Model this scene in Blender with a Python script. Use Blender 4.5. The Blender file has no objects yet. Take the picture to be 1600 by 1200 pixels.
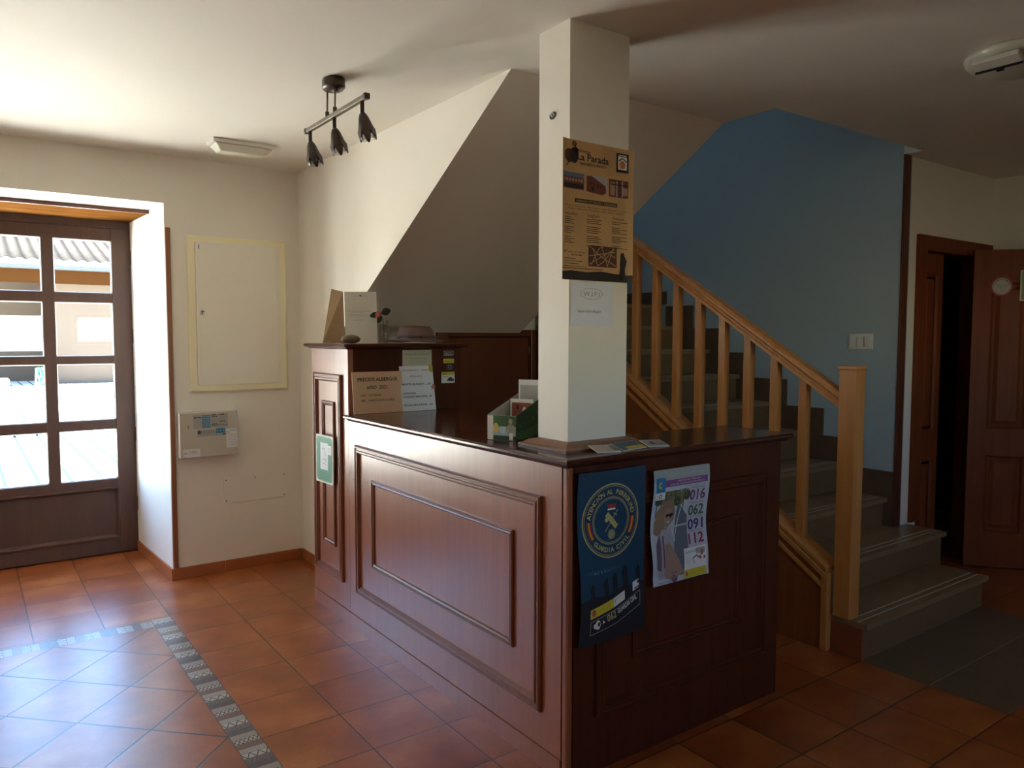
import bpy, bmesh, math, random
from mathutils import Matrix, Vector
random.seed(7)
PI = math.pi
C = bpy.context.scene.collection
sc = bpy.context.scene

# ------------------------------------------------------------------ camera
H = 1.55
F_PX = 1191.14
yaw, pitch, roll = math.radians(35.788), math.radians(-3.554), math.radians(0.08)
cy, sy = math.cos(yaw), math.sin(yaw)
fw = Vector((sy*math.cos(pitch), cy*math.cos(pitch), math.sin(pitch)))
rt = Vector((cy, -sy, 0)); up = rt.cross(fw)
r2 = math.cos(roll)*rt + math.sin(roll)*up
u2 = -math.sin(roll)*rt + math.cos(roll)*up
cam = bpy.data.cameras.new('camera'); camo = bpy.data.objects.new('camera', cam); C.objects.link(camo)
cam.sensor_width = 36; cam.lens = F_PX/1600*36; cam.clip_start = .05; cam.clip_end = 300
camo.matrix_world = Matrix(((r2.x, u2.x, -fw.x, 0), (r2.y, u2.y, -fw.y, 0), (r2.z, u2.z, -fw.z, H), (0, 0, 0, 1)))
sc.camera = camo

# ------------------------------------------------------------------ sky, sun, exposure
sc.view_settings.view_transform = 'Standard'; sc.view_settings.look = 'None'
sc.view_settings.gamma = 1; sc.view_settings.use_curve_mapping = False
sc.view_settings.exposure = 5.05
world = bpy.data.worlds.new('world'); sc.world = world; world.use_nodes = True
wn = world.node_tree; bg = wn.nodes['Background']
sky = wn.nodes.new('ShaderNodeTexSky')
try:
    sky.sky_type = 'NISHITA'; sky.sun_disc = False; sky.sun_elevation = math.radians(48); sky.sun_rotation = math.radians(270); sky.ozone_density = 3; sky.dust_density = .2
except Exception:
    pass
wn.links.new(sky.outputs[0], bg.inputs[0]); bg.inputs[1].default_value = 0.11
sun = bpy.data.lights.new('sun', 'SUN'); sun.energy = 8.5; sun.angle = math.radians(.6); sun.color = (1, .94, .84)
suno = bpy.data.objects.new('sun', sun); C.objects.link(suno)
tosun = Vector((-.70, -.10, .72)).normalized()
suno.rotation_euler = tosun.to_track_quat('Z', 'Y').to_euler(); suno.location = (-20, 8, 20)
def portal(name, loc, rot, sx, sy_):
    l = bpy.data.lights.new(name, 'AREA'); l.shape = 'RECTANGLE'; l.size = sx; l.size_y = sy_
    try: l.cycles.is_portal = True
    except Exception: pass
    o = bpy.data.objects.new(name, l); C.objects.link(o); o.location = loc; o.rotation_euler = rot
portal('skylight_portal', (3.3, 4.3, 6.19), (0, 0, 0), .60, .60)
portal('entrance_portal', (0, 6.12, 1.2), (PI/2, 0, PI), 2.1, 2.3)
portal('window_portal', (2.3, -2.22, 1.66), (-PI/2, 0, PI), 1.55, .48)
try:
    cyc = sc.cycles
    cyc.max_bounces = 10; cyc.diffuse_bounces = 6; cyc.glossy_bounces = 4; cyc.transparent_max_bounces = 12
    cyc.sample_clamp_indirect = 12; cyc.caustics_refractive = False; cyc.caustics_reflective = False
    cyc.use_guiding = True; cyc.use_denoising = True; cyc.denoiser = 'OPENIMAGEDENOISE'
except Exception as e:
    print('cycles', e)

# ------------------------------------------------------------------ node helpers
class NT:
    def __init__(s, m):
        m.use_nodes = True; s.m = m; s.t = m.node_tree; s.n = s.t.nodes; s.l = s.t.links
        s.b = s.n.get('Principled BSDF')
    def new(s, k, **kw):
        n = s.n.new(k)
        for a, v in kw.items(): setattr(n, a, v)
        return n
    def put(s, sock, v):
        if isinstance(v, bpy.types.NodeSocket): s.l.new(v, sock)
        else: sock.default_value = v
    def math(s, op, a, b=0.0, c=0.0):
        n = s.new('ShaderNodeMath', operation=op)
        s.put(n.inputs[0], a); s.put(n.inputs[1], b); s.put(n.inputs[2], c)
        return n.outputs[0]
    def mix(s, f, a, b):
        n = s.new('ShaderNodeMix', data_type='RGBA')
        s.put(n.inputs[0], f); s.put(n.inputs[6], a); s.put(n.inputs[7], b)
        return n.outputs[2]
    def coord(s, which='Object'):
        return s.new('ShaderNodeTexCoord').outputs[which]
    def mapping(s, v, scale=(1, 1, 1), rot=(0, 0, 0), loc=(0, 0, 0)):
        n = s.new('ShaderNodeMapping'); s.l.new(v, n.inputs[0])
        n.inputs['Scale'].default_value = scale; n.inputs['Rotation'].default_value = rot; n.inputs['Location'].default_value = loc
        return n.outputs[0]
    def noise(s, v, scale, detail=3, rough=.5, out=0):
        n = s.new('ShaderNodeTexNoise'); s.l.new(v, n.inputs['Vector'])
        n.inputs['Scale'].default_value = scale; n.inputs['Detail'].default_value = detail; n.inputs['Roughness'].default_value = rough
        return n.outputs[out]
    def ramp(s, f, stops):
        n = s.new('ShaderNodeValToRGB'); s.put(n.inputs[0], f)
        e = n.color_ramp.elements
        while len(e) < len(stops): e.new(.5)
        for q, (p, c) in zip(e, stops):
            q.position = p; q.color = (*c, 1) if len(c) == 3 else c
        return n.outputs[0]
    def bump(s, h, strength, dist=.01):
        n = s.new('ShaderNodeBump'); s.put(n.inputs['Height'], h)
        n.inputs['Strength'].default_value = strength; n.inputs['Distance'].default_value = dist
        s.l.new(n.outputs[0], s.b.inputs['Normal'])

MATS = {}
def mat(name, col, rough=.5, metal=0.0, var=.06, scale=8, bump=0.0, spec=.5, coat=0.0):
    if name in MATS: return MATS[name]
    m = bpy.data.materials.new(name); t = NT(m)
    v = t.coord(); f = t.noise(v, scale, 4)
    a = tuple(c*(1-var) for c in col)+(1,); b = tuple(min(1, c*(1+var)) for c in col)+(1,)
    t.put(t.b.inputs['Base Color'], t.mix(f, a, b))
    t.b.inputs['Roughness'].default_value = rough; t.b.inputs['Metallic'].default_value = metal
    t.b.inputs['Specular IOR Level'].default_value = spec; t.b.inputs['Coat Weight'].default_value = coat
    if bump: t.bump(f, bump)
    MATS[name] = m
    return m
def wood(name, c1, c2, rough=.35, axis='Z', grain=1.0, spec=.5, knots=True, coat=0.0):
    if name in MATS: return MATS[name]
    m = bpy.data.materials.new(name); t = NT(m); v = t.coord()
    sc_ = {'X': (1.2, 22, 22), 'Y': (22, 1.2, 22), 'Z': (22, 22, 1.2)}[axis]
    v2 = t.mapping(v, scale=tuple(q*grain for q in sc_))
    f = t.noise(v2, 1.0, 6, .65); g = t.noise(v, 2.5, 3, .5)
    f2 = t.math('ADD', t.math('MULTIPLY', f, .72), t.math('MULTIPLY', g, .28))
    col = t.ramp(f2, [(.34, c1), (.5, tuple((a+b)/2 for a, b in zip(c1, c2))), (.66, c2)])
    if knots:
        vo = t.new('ShaderNodeTexVoronoi'); t.l.new(t.mapping(v, scale=(1.7, 1.7, 1.7)), vo.inputs['Vector']); vo.inputs['Scale'].default_value = 1.3
        k = t.math('LESS_THAN', vo.outputs['Distance'], .035)
        col = t.mix(t.math('MULTIPLY', k, .6), col, tuple(c*.3 for c in c1)+(1,))
    t.put(t.b.inputs['Base Color'], col)
    t.put(t.b.inputs['Roughness'], t.math('ADD', rough-.05, t.math('MULTIPLY', g, .1)))
    t.b.inputs['Specular IOR Level'].default_value = spec; t.b.inputs['Coat Weight'].default_value = coat
    t.b.inputs['Coat Roughness'].default_value = .31; t.b.inputs['Coat IOR'].default_value = 1.6
    t.bump(f, .04, .004)
    MATS[name] = m
    return m

WALL = mat('cream_paint', (.88, .83, .74), .62, var=.025, scale=3, bump=.05)
CEIL = mat('ceiling_paint', (.86, .82, .74), .7, var=.02, scale=2, bump=.03)
SHAFT = mat('stairwell_sky_tint', (.43, .525, .58), .4, var=.02, scale=2, bump=.03)  # wall colour tinted with the blue sky light that falls down the shaft
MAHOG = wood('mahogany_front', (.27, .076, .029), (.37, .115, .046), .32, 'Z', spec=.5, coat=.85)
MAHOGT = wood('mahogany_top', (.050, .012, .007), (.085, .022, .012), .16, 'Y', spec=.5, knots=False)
MAHOG_SHADE = wood('mahogany_shaded', (.060, .015, .007), (.095, .025, .011), .4, 'Z', spec=.2, knots=False)  # same counter wood, darkened in colour for the faces in shade
MLINE = wood('mahogany_moulding', (.17, .046, .019), (.24, .072, .030), .38, 'Z', knots=False, spec=.5, coat=.4)
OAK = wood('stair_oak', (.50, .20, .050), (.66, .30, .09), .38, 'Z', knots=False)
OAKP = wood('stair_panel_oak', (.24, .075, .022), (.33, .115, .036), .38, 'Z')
REDW = wood('door_red_wood', (.16, .036, .013), (.22, .055, .020), .45, 'Z', spec=.12, knots=False)
TRIMW = wood('trim_wood', (.26, .085, .030), (.36, .125, .045), .4, 'Z', knots=False)
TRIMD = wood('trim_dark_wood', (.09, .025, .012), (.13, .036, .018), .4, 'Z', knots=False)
CLOSW = wood('closet_door_wood', (.13, .034, .014), (.18, .050, .020), .3, 'Z', knots=False)
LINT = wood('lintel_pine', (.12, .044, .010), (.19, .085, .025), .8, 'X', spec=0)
DOORB = wood('entrance_door_brown', (.085, .042, .032), (.115, .058, .044), .42, 'Z', knots=False)
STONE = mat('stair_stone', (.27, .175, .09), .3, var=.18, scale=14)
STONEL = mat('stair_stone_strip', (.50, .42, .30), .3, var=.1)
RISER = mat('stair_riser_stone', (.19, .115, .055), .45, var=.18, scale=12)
BRICKT = mat('terracotta_side', (.26, .075, .032), .35, var=.2, scale=9)
TERRA = mat('terracotta_skirting', (.42, .135, .045), .3, var=.25, scale=7)
BLACK = mat('black', (.012, .012, .014), .5)
WHITE = mat('white_plastic', (.82, .80, .74), .35, var=.02)
PAPER = mat('white_paper', (.80, .80, .78), .6, var=.02)
BRASS = mat('dull_brass', (.45, .35, .18), .3, 1)
CHROME = mat('chrome', (.75, .74, .72), .18, 1)
def plain(name, *col, rough=.55, var=.03): return mat(name, col, rough, var=var)

def glassmat(name, tint=(1, 1, 1), refl=.10, rough=.02):
    m = bpy.data.materials.new(name); t = NT(m); t.n.remove(t.b)
    tr = t.new('ShaderNodeBsdfTransparent'); tr.inputs[0].default_value = (*tint, 1)
    gl = t.new('ShaderNodeBsdfGlossy'); gl.inputs['Roughness'].default_value = rough
    lw = t.new('ShaderNodeLayerWeight'); lw.inputs[0].default_value = .5; fr = t.math('ADD', .035, t.math('MULTIPLY', t.math('POWER', lw.outputs['Facing'], 4.0), .7))
    nz = t.noise(t.coord(), 3, 2)
    f = t.math('MULTIPLY', fr, t.math('ADD', .85, t.math('MULTIPLY', nz, refl)))
    mx = t.new('ShaderNodeMixShader'); t.l.new(f, mx.inputs[0]); t.l.new(tr.outputs[0], mx.inputs[1]); t.l.new(gl.outputs[0], mx.inputs[2])
    t.l.new(mx.outputs[0], t.n['Material Output'].inputs[0])
    return m
GLASS = glassmat('pane_glass', (.93, .965, .96))
VASEG = glassmat('vase_glass', (.93, .94, .93), .8)

def floor_mat():
    m = bpy.data.materials.new('floor_tiles'); t = NT(m)
    v = t.coord(); s = t.new('ShaderNodeSeparateXYZ'); t.l.new(v, s.inputs[0]); x, y = s.outputs[0], s.outputs[1]
    M = t.math
    P_ = .3205
    def cell(val, off, per):
        q = M('DIVIDE', M('SUBTRACT', val, off), per)
        fr = M('SUBTRACT', q, M('FLOOR', q)); d = M('MULTIPLY', M('MINIMUM', fr, M('SUBTRACT', 1.0, fr)), per)
        return M('FLOOR', q), d
    cx, dx = cell(x, .243, P_); cyy, dy = cell(y, 1.275, P_)
    dout = M('MINIMUM', dx, dy)
    xa = M('SUBTRACT', x, .784); ya = M('SUBTRACT', y, 4.35)
    cu, du = cell(M('ADD', xa, ya), 0, .462); cv, dv = cell(M('SUBTRACT', xa, ya), 0, .462)
    ddia = M('MULTIPLY', M('MINIMUM', du, dv), .7071)
    inx = M('LESS_THAN', x, .783); iny = M('LESS_THAN', y, 4.345); inner = M('MULTIPLY', inx, iny)
    bx_ = M('LESS_THAN', x, .888); by_ = M('LESS_THAN', y, 4.457); outerb = M('MULTIPLY', bx_, by_)
    band = M('SUBTRACT', outerb, inner)
    # tile tints
    def rnd(a, b):
        c = t.new('ShaderNodeCombineXYZ'); t.l.new(a, c.inputs[0]); t.l.new(b, c.inputs[1])
        w = t.new('ShaderNodeTexWhiteNoise'); t.l.new(c.outputs[0], w.inputs[0]); return w.outputs[0], c.outputs[0]
    ro, co = rnd(cx, cyy); ri, ci = rnd(cu, cv)
    def vm(vec, off):
        n = t.new('ShaderNodeVectorMath', operation='MULTIPLY_ADD'); t.l.new(off, n.inputs[0]); n.inputs[1].default_value = (3.7, 5.1, 2.3); t.l.new(vec, n.inputs[2]); return n.outputs[0]
    no = t.noise(vm(v, co), 3.4, 4, .55); ni = t.noise(vm(v, ci), 3.4, 4, .55)
    fine = t.noise(v, 22, 1)
    stops = [(.27, (.23, .052, .012)), (.5, (.37, .100, .023)), (.70, (.52, .185, .052))]
    a = M('ADD', M('MULTIPLY', no, .85), M('MULTIPLY', M('SUBTRACT', ro, .5), .14)); a = M('ADD', a, M('MULTIPLY', fine, .06))
    b = M('ADD', M('MULTIPLY', ni, .8), M('MULTIPLY', M('SUBTRACT', ri, .5), .12)); b = M('ADD', b, M('MULTIPLY', fine, .07))
    colo = t.ramp(a, stops); coli = t.ramp(b, stops)
    dark = (.075, .040, .025, 1)
    # a few light joints run along the counter, the rest are dark
    colo = t.mix(M('LESS_THAN', dout, .0030), colo, (.065, .032, .018, 1))
    coli = t.mix(M('LESS_THAN', ddia, .0042), coli, (.03, .02, .02, 1))
    # grey stone inlay in front of the stairs
    gx = M('MULTIPLY', M('GREATER_THAN', x, 3.448), M('LESS_THAN', x, 4.73)); gy = M('MULTIPLY', M('GREATER_THAN', y, 1.275), M('LESS_THAN', y, 1.93))
    gcol = t.mix(no, (.10, .075, .048, 1), (.19, .145, .09, 1)); gcol = t.mix(M('LESS_THAN', dy, .003), gcol, (.26, .23, .18, 1))
    colo = t.mix(M('MULTIPLY', gx, gy), colo, gcol)
    # mosaic listel
    inright = M('GREATER_THAN', x, .783)
    along = M('ADD', M('MULTIPLY', inright, y), M('MULTIPLY', M('SUBTRACT', 1.0, inright), x))
    across = M('ADD', M('MULTIPLY', inright, M('SUBTRACT', x, .783)), M('MULTIPLY', M('SUBTRACT', 1.0, inright), M('SUBTRACT', y, 4.345)))
    PB = .0385
    cb, db = cell(along, 4.345, PB); rb, _ = rnd(cb, cb)
    k = M('FLOORED_MODULO', cb, 7.0)
    def eq(n): return M('LESS_THAN', M('ABSOLUTE', M('SUBTRACT', k, float(n))), .5)
    streak = t.noise(t.mapping(v, scale=(18, 18, 1)), 6, 5, .7)
    base = t.ramp(streak, [(.35, (.05, .038, .03)), (.6, (.19, .15, .125))])
    light = t.ramp(streak, [(.3, (.27, .23, .19)), (.7, (.45, .40, .35))])
    # zigzag and lattice patterns
    qa = M('DIVIDE', M('SUBTRACT', along, 4.345), PB); qa = M('SUBTRACT', qa, M('FLOOR', qa))
    qc = M('MULTIPLY', across, 1/.034); qc = M('ABSOLUTE', M('SUBTRACT', M('SUBTRACT', qc, M('FLOOR', qc)), .5)); qc = M('MULTIPLY', qc, 2.0)
    zz = M('LESS_THAN', M('ABSOLUTE', M('SUBTRACT', qa, qc)), .14)
    zz2 = M('LESS_THAN', M('ABSOLUTE', M('SUBTRACT', M('SUBTRACT', 1.0, qa), qc)), .12)
    zcol = t.mix(zz, (.48, .43, .37, 1), (.04, .03, .025, 1))
    lcol = t.mix(M('MAXIMUM', zz, zz2), (.52, .47, .40, 1), (.05, .04, .03, 1))
    bc = base
    bc = t.mix(eq(1), bc, zcol); bc = t.mix(eq(2), bc, light); bc = t.mix(eq(4), bc, lcol)
    bc = t.mix(eq(5), bc, t.mix(.45, light, (.30, .24, .18, 1))); bc = t.mix(eq(3), bc, (.19, .10, .06, 1)); bc = t.mix(eq(6), bc, t.mix(.5, base, (.05, .05, .07, 1)))
    bc = t.mix(M('LESS_THAN', db, .0012), bc, (.06, .05, .045, 1))
    # joints either side of the listel
    e1 = M('MINIMUM', M('ABSOLUTE', M('SUBTRACT', x, .783)), M('ABSOLUTE', M('SUBTRACT', x, .888)))
    e2 = M('MINIMUM', M('ABSOLUTE', M('SUBTRACT', y, 4.345)), M('ABSOLUTE', M('SUBTRACT', y, 4.457)))
    bc = t.mix(M('LESS_THAN', M('MULTIPLY', M('MINIMUM', across, M('SUBTRACT', .105, across)), 1.0), .004), bc, (.07, .055, .05, 1))
    col = t.mix(inner, colo, coli); col = t.mix(band, col, bc)
    t.put(t.b.inputs['Base Color'], col)
    t.put(t.b.inputs['Roughness'], M('ADD', .29, M('MULTIPLY', no, .06)))
    t.b.inputs['Specular IOR Level'].default_value = .45; t.b.inputs['Coat Weight'].default_value = .45; t.b.inputs['Coat Roughness'].default_value = .29
    g = M('MINIMUM', M('ADD', dout, M('MULTIPLY', outerb, 1.0)), M('ADD', ddia, M('SUBTRACT', 1.0, inner)))
    hgt = M('ADD', M('MULTIPLY', M('MINIMUM', M('MULTIPLY', g, 200.0), 1.0), 1.0), M('MULTIPLY', no, .5))
    t.bump(hgt, .22, .003)
    return m
FLOOR = floor_mat()

def patio_mat():
    m = bpy.data.materials.new('patio_paving'); t = NT(m); v = t.coord()
    s = t.new('ShaderNodeSeparateXYZ'); t.l.new(v, s.inputs[0]); M = t.math
    def ln(a, per, w):
        q = M('DIVIDE', a, per); fr = M('SUBTRACT', q, M('FLOOR', q)); return M('LESS_THAN', fr, w)
    row = M('FLOOR', M('DIVIDE', s.outputs[1], .9))
    lx = ln(s.outputs[0], .30, .12); ly = ln(M('ADD', s.outputs[1], M('MULTIPLY', M('FLOOR', M('DIVIDE', s.outputs[0], .3)), .37)), 2.4, .012)
    j = M('MAXIMUM', lx, ly)
    n = t.noise(v, 1.3, 4)
    c = t.mix(n, (.50, .49, .46, 1), (.62, .60, .56, 1))
    c = t.mix(j, c, (.012, .022, .022, 1))
    t.put(t.b.inputs['Base Color'], c); t.b.inputs['Roughness'].default_value = .95; t.b.inputs['Specular IOR Level'].default_value = 0
    return m
PATIO = patio_mat()

# ------------------------------------------------------------------ mesh builder
_TC = {}
def text_geo(s, bold=0.0):
    key = (s, bold)
    if key in _TC: return _TC[key]
    cu = bpy.data.curves.new('t', 'FONT'); cu.body = s; cu.size = 1; cu.resolution_u = 2; cu.offset = bold; cu.fill_mode = 'FRONT' if hasattr(cu, 'fill_mode') else cu.fill_mode
    o = bpy.data.objects.new('t', cu); C.objects.link(o)
    bpy.context.view_layer.update()
    me = bpy.data.meshes.new_from_object(o.evaluated_get(bpy.context.evaluated_depsgraph_get()))
    vs = [(v.co.x, v.co.y) for v in me.vertices]; fs = [tuple(p.vertices) for p in me.polygons]
    bpy.data.objects.remove(o); bpy.data.curves.remove(cu); bpy.data.meshes.remove(me)
    _TC[key] = (vs, fs)
    return _TC[key]

class MB:
    def __init__(s):
        s.v = []; s.f = []; s.mi = []; s.sm = []; s.mats = []; s.M = None; s.D = None; s.mat = None
    def m(s, mt):
        s.mat = mt
        return s
    def add(s, vs, fs, mt=None, smooth=False):
        mt = mt or s.mat
        if mt not in s.mats: s.mats.append(mt)
        i = s.mats.index(mt); o = len(s.v)
        if s.D:
            bm = bmesh.new(); bv = [bm.verts.new(p) for p in vs]
            for f in fs:
                try: bm.faces.new([bv[k] for k in f])
                except ValueError: pass
            bmesh.ops.triangulate(bm, faces=bm.faces[:])
            for _ in range(6):
                es = [e for e in bm.edges if e.calc_length() > .016]
                if not es: break
                bmesh.ops.subdivide_edges(bm, edges=es, cuts=1, use_grid_fill=False)
                bmesh.ops.triangulate(bm, faces=bm.faces[:])
            bm.verts.index_update(); vs = [s.D(*v.co) for v in bm.verts]; fs = [tuple(v.index for v in f.verts) for f in bm.faces]; bm.free()
        for p in vs:
            p = Vector(p)
            if s.M is not None: p = s.M @ p
            s.v.append(tuple(p))
        for f in fs:
            s.f.append([o+k for k in f]); s.mi.append(i); s.sm.append(smooth)
    def box(s, x0, x1, y0, y1, z0, z1, mt=None):
        vs = [(x0, y0, z0), (x1, y0, z0), (x1, y1, z0), (x0, y1, z0), (x0, y0, z1), (x1, y0, z1), (x1, y1, z1), (x0, y1, z1)]
        s.add(vs, [(0, 3, 2, 1), (4, 5, 6, 7), (0, 1, 5, 4), (1, 2, 6, 5), (2, 3, 7, 6), (3, 0, 4, 7)], mt)
        return s
    def prism(s, pts, axis, a, b, mt=None):
        n = len(pts)
        def P(p, d): return {'X': (d, p[0], p[1]), 'Y': (p[0], d, p[1]), 'Z': (p[0], p[1], d)}[axis]
        vs = [P(p, a) for p in pts]+[P(p, b) for p in pts]
        fs = [tuple(range(n))[::-1], tuple(range(n, 2*n))]+[(i, (i+1) % n, n+(i+1) % n, n+i) for i in range(n)]
        s.add(vs, fs, mt)
        return s
    def tube(s, pts, r, n=10, mt=None, cap=True):
        pts = [Vector(p) for p in pts]; rs = r if isinstance(r, (list, tuple)) else [r]*len(pts)
        vs = []; fs = []
        for i, p in enumerate(pts):
            d = (pts[min(i+1, len(pts)-1)]-pts[max(i-1, 0)]).normalized()
            a = d.orthogonal().normalized() if i == 0 else (a0-d*a0.dot(d)).normalized()
            a0 = a; b = d.cross(a)
            for k in range(n):
                t = 2*PI*k/n; vs.append(p+(a*math.cos(t)+b*math.sin(t))*rs[i])
        for i in range(len(pts)-1):
            for k in range(n):
                fs.append((i*n+k, i*n+(k+1) % n, (i+1)*n+(k+1) % n, (i+1)*n+k))
        if cap: fs += [tuple(range(n))[::-1], tuple(range((len(pts)-1)*n, len(pts)*n))]
        s.add(vs, fs, mt, True)
        return s
    def lathe(s, prof, c=(0, 0, 0), n=32, mt=None, sx=1, sy=1, fn=None):
        vs = []; fs = []
        for (r, z) in prof:
            for k in range(n):
                t = 2*PI*k/n; rr = r; zz = z
                if fn: rr, zz = fn(r, z, t)
                vs.append((c[0]+rr*math.cos(t)*sx, c[1]+rr*math.sin(t)*sy, c[2]+zz))
        for i in range(len(prof)-1):
            for k in range(n): fs.append((i*n+k, i*n+(k+1) % n, (i+1)*n+(k+1) % n, (i+1)*n+k))
        if prof[0][0] > 1e-5: fs.append(tuple(range(n))[::-1])
        if prof[-1][0] > 1e-5: fs.append(tuple(range((len(prof)-1)*n, len(prof)*n)))
        s.add(vs, fs, mt, True)
        return s
    def frame(s, u0, u1, v0, v1, prof, mt=None):
        """mitred moulding in the current u,v,w frame; prof = [(inset, height)...]"""
        vs = []; fs = []
        for d, h in prof:
            vs += [(u0+d, v0+d, h), (u1-d, v0+d, h), (u1-d, v1-d, h), (u0+d, v1-d, h)]
        for i in range(len(prof)-1):
            for k in range(4): fs.append((i*4+k, i*4+(k+1) % 4, (i+1)*4+(k+1) % 4, (i+1)*4+k))
        s.add(vs, fs, mt)
        return s
    # flat artwork on a card, L = layer
    def rect(s, u0, v0, u1, v1, L=1, mt=None, nu=1, nv=1):
        w = L*.0004; vs = []; fs = []
        for j in range(nv+1):
            for i in range(nu+1): vs.append((u0+(u1-u0)*i/nu, v0+(v1-v0)*j/nv, w))
        for j in range(nv):
            for i in range(nu):
                a = j*(nu+1)+i; fs.append((a, a+1, a+nu+2, a+nu+1))
        s.add(vs, fs, mt)
    def poly(s, pts, L=1, mt=None): s.add([(a, b, L*.0004) for a, b in pts], [tuple(range(len(pts)))], mt)
    def disc(s, cu, cv, r, L=1, mt=None, n=32, ry=None):
        ry = ry or r; s.poly([(cu+r*math.cos(2*PI*k/n), cv+ry*math.sin(2*PI*k/n)) for k in range(n)], L, mt)
    def ring(s, cu, cv, r0, r1, L=1, mt=None, a0=0, a1=2*PI, n=48):
        vs = []; fs = []
        for k in range(n+1):
            t = a0+(a1-a0)*k/n; vs += [(cu+r0*math.cos(t), cv+r0*math.sin(t), L*.0004), (cu+r1*math.cos(t), cv+r1*math.sin(t), L*.0004)]
        for k in range(n): fs.append((2*k, 2*k+1, 2*k+3, 2*k+2))
        s.add(vs, fs, mt)
    def line(s, pts, wd, L=1, mt=None):
        for (a, b), (c, d) in zip(pts, pts[1:]):
            q = Vector((c-a, d-b)); q.normalize(); p = Vector((-q.y, q.x))*wd/2
            s.poly([(a-p.x, b-p.y), (c-p.x, d-p.y), (c+p.x, d+p.y), (a+p.x, b+p.y)], L, mt)
    def text(s, st, u, v, size=None, width=None, mt=None, L=2, align='L', bold=0.0, rot=0.0, hscale=1.0, mirror=False):
        vs, fs = text_geo(st, bold)
        if not vs: return
        x0 = min(p[0] for p in vs); x1 = max(p[0] for p in vs)
        size = size or .02
        kx = (width/(x1-x0)) if width else size*hscale
        off = {'L': x0, 'C': (x0+x1)/2, 'R': x1}[align]
        cr, sr = math.cos(rot), math.sin(rot); out = []
        for a, b in vs:
            a = (a-off)*kx*(-1 if mirror else 1); b = b*size
            out.append((u+a*cr-b*sr, v+a*sr+b*cr, L*.0004))
        s.add(out, fs, mt)
    def arctext(s, st, cu, cv, r, size, a0, a1, mt, L=2, inside=False, bold=.02):
        n = len(st)
        for i, ch in enumerate(st):
            if ch == ' ': continue
            t = a0+(a1-a0)*(i+.5)/n
            rot = t-PI/2 if not inside else t+PI/2
            s.text(ch, cu+r*math.cos(t), cv+r*math.sin(t), size=size, mt=mt, L=L, align='C', bold=bold, rot=rot)
    def build(s, name, parent=None, bevel=0, label=None, subsurf=0, solid=0):
        me = bpy.data.meshes.new(name); me.from_pydata(s.v, [], s.f)
        for mt in s.mats: me.materials.append(mt)
        me.polygons.foreach_set('material_index', s.mi); me.polygons.foreach_set('use_smooth', s.sm); me.update()
        o = bpy.data.objects.new(name, me); C.objects.link(o)
        if parent is not None:
            o.parent = parent
            o.matrix_parent_inverse = Matrix.Translation(-parent.location) if parent.rotation_euler.z == 0 else parent.matrix_basis.inverted()
        if solid:
            q = o.modifiers.new('solid', 'SOLIDIFY'); q.thickness = solid; q.offset = -1
        if bevel:
            b = o.modifiers.new('bevel', 'BEVEL'); b.width = bevel; b.segments = 2; b.limit_method = 'ANGLE'; b.angle_limit = math.radians(40)
        if subsurf:
            q = o.modifiers.new('sub', 'SUBSURF'); q.levels = subsurf; q.render_levels = subsurf
        if label: o['label'] = label
        return o

def tag(o, label, cat, group=None, kind=None):
    o['label'] = label; o['category'] = cat
    if group: o['group'] = group
    if kind: o['kind'] = kind
    return o
def thing(name, label, cat, loc, group=None):
    o = bpy.data.objects.new(name, None); C.objects.link(o); o.location = loc; o.empty_display_size = .1
    return tag(o, label, cat, group)
def struct(o): o['kind'] = 'structure'; return o
def sempty(name, loc):
    o = bpy.data.objects.new(name, None); C.objects.link(o); o.location = loc; o['kind'] = 'structure'
    return o
def fy(x, y, z):   # frame for faces looking to -Y: u=+X v=+Z w=-Y
    return Matrix(((1, 0, 0, x), (0, 0, -1, y), (0, 1, 0, z), (0, 0, 0, 1)))
def fx(x, y, z):   # faces looking to -X: u=-Y v=+Z w=-X
    return Matrix(((0, 0, -1, x), (-1, 0, 0, y), (0, 1, 0, z), (0, 0, 0, 1)))
def frame_at(o, u, v):
    u = Vector(u).normalized(); v = Vector(v).normalized(); w = u.cross(v)
    return Matrix(((u.x, v.x, w.x, o[0]), (u.y, v.y, w.y, o[1]), (u.z, v.z, w.z, o[2]), (0, 0, 0, 1)))

# ================================================================== ROOM SHELL
CZ = 2.66; YL = 5.12; YO = 6.10; XA = 1.89; XB = 4.69; YD = 2.43; XR = 5.93; X0 = -2.1; Y0 = -2.2; SH = 5.35; YF = 5.75
b = MB().m(FLOOR); b.box(X0, 7.2, Y0, 6.12, -.12, 0); struct(b.build('floor'))

b = MB().m(CEIL)
b.box(X0-.2, XA, Y0-.2, YL+.02, CZ, CZ+.3); b.box(XA, 3.25, Y0-.2, 2.63, CZ, CZ+.3)
b.box(3.25, XB, Y0-.2, 2.32, CZ, CZ+.3); b.box(XB, XB+.1, Y0-.2, YD, CZ, CZ+.3); b.box(XB+.1, 7.2, Y0-.2, 3.6, CZ, CZ+.3)
struct(b.build('ceiling'))

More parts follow.
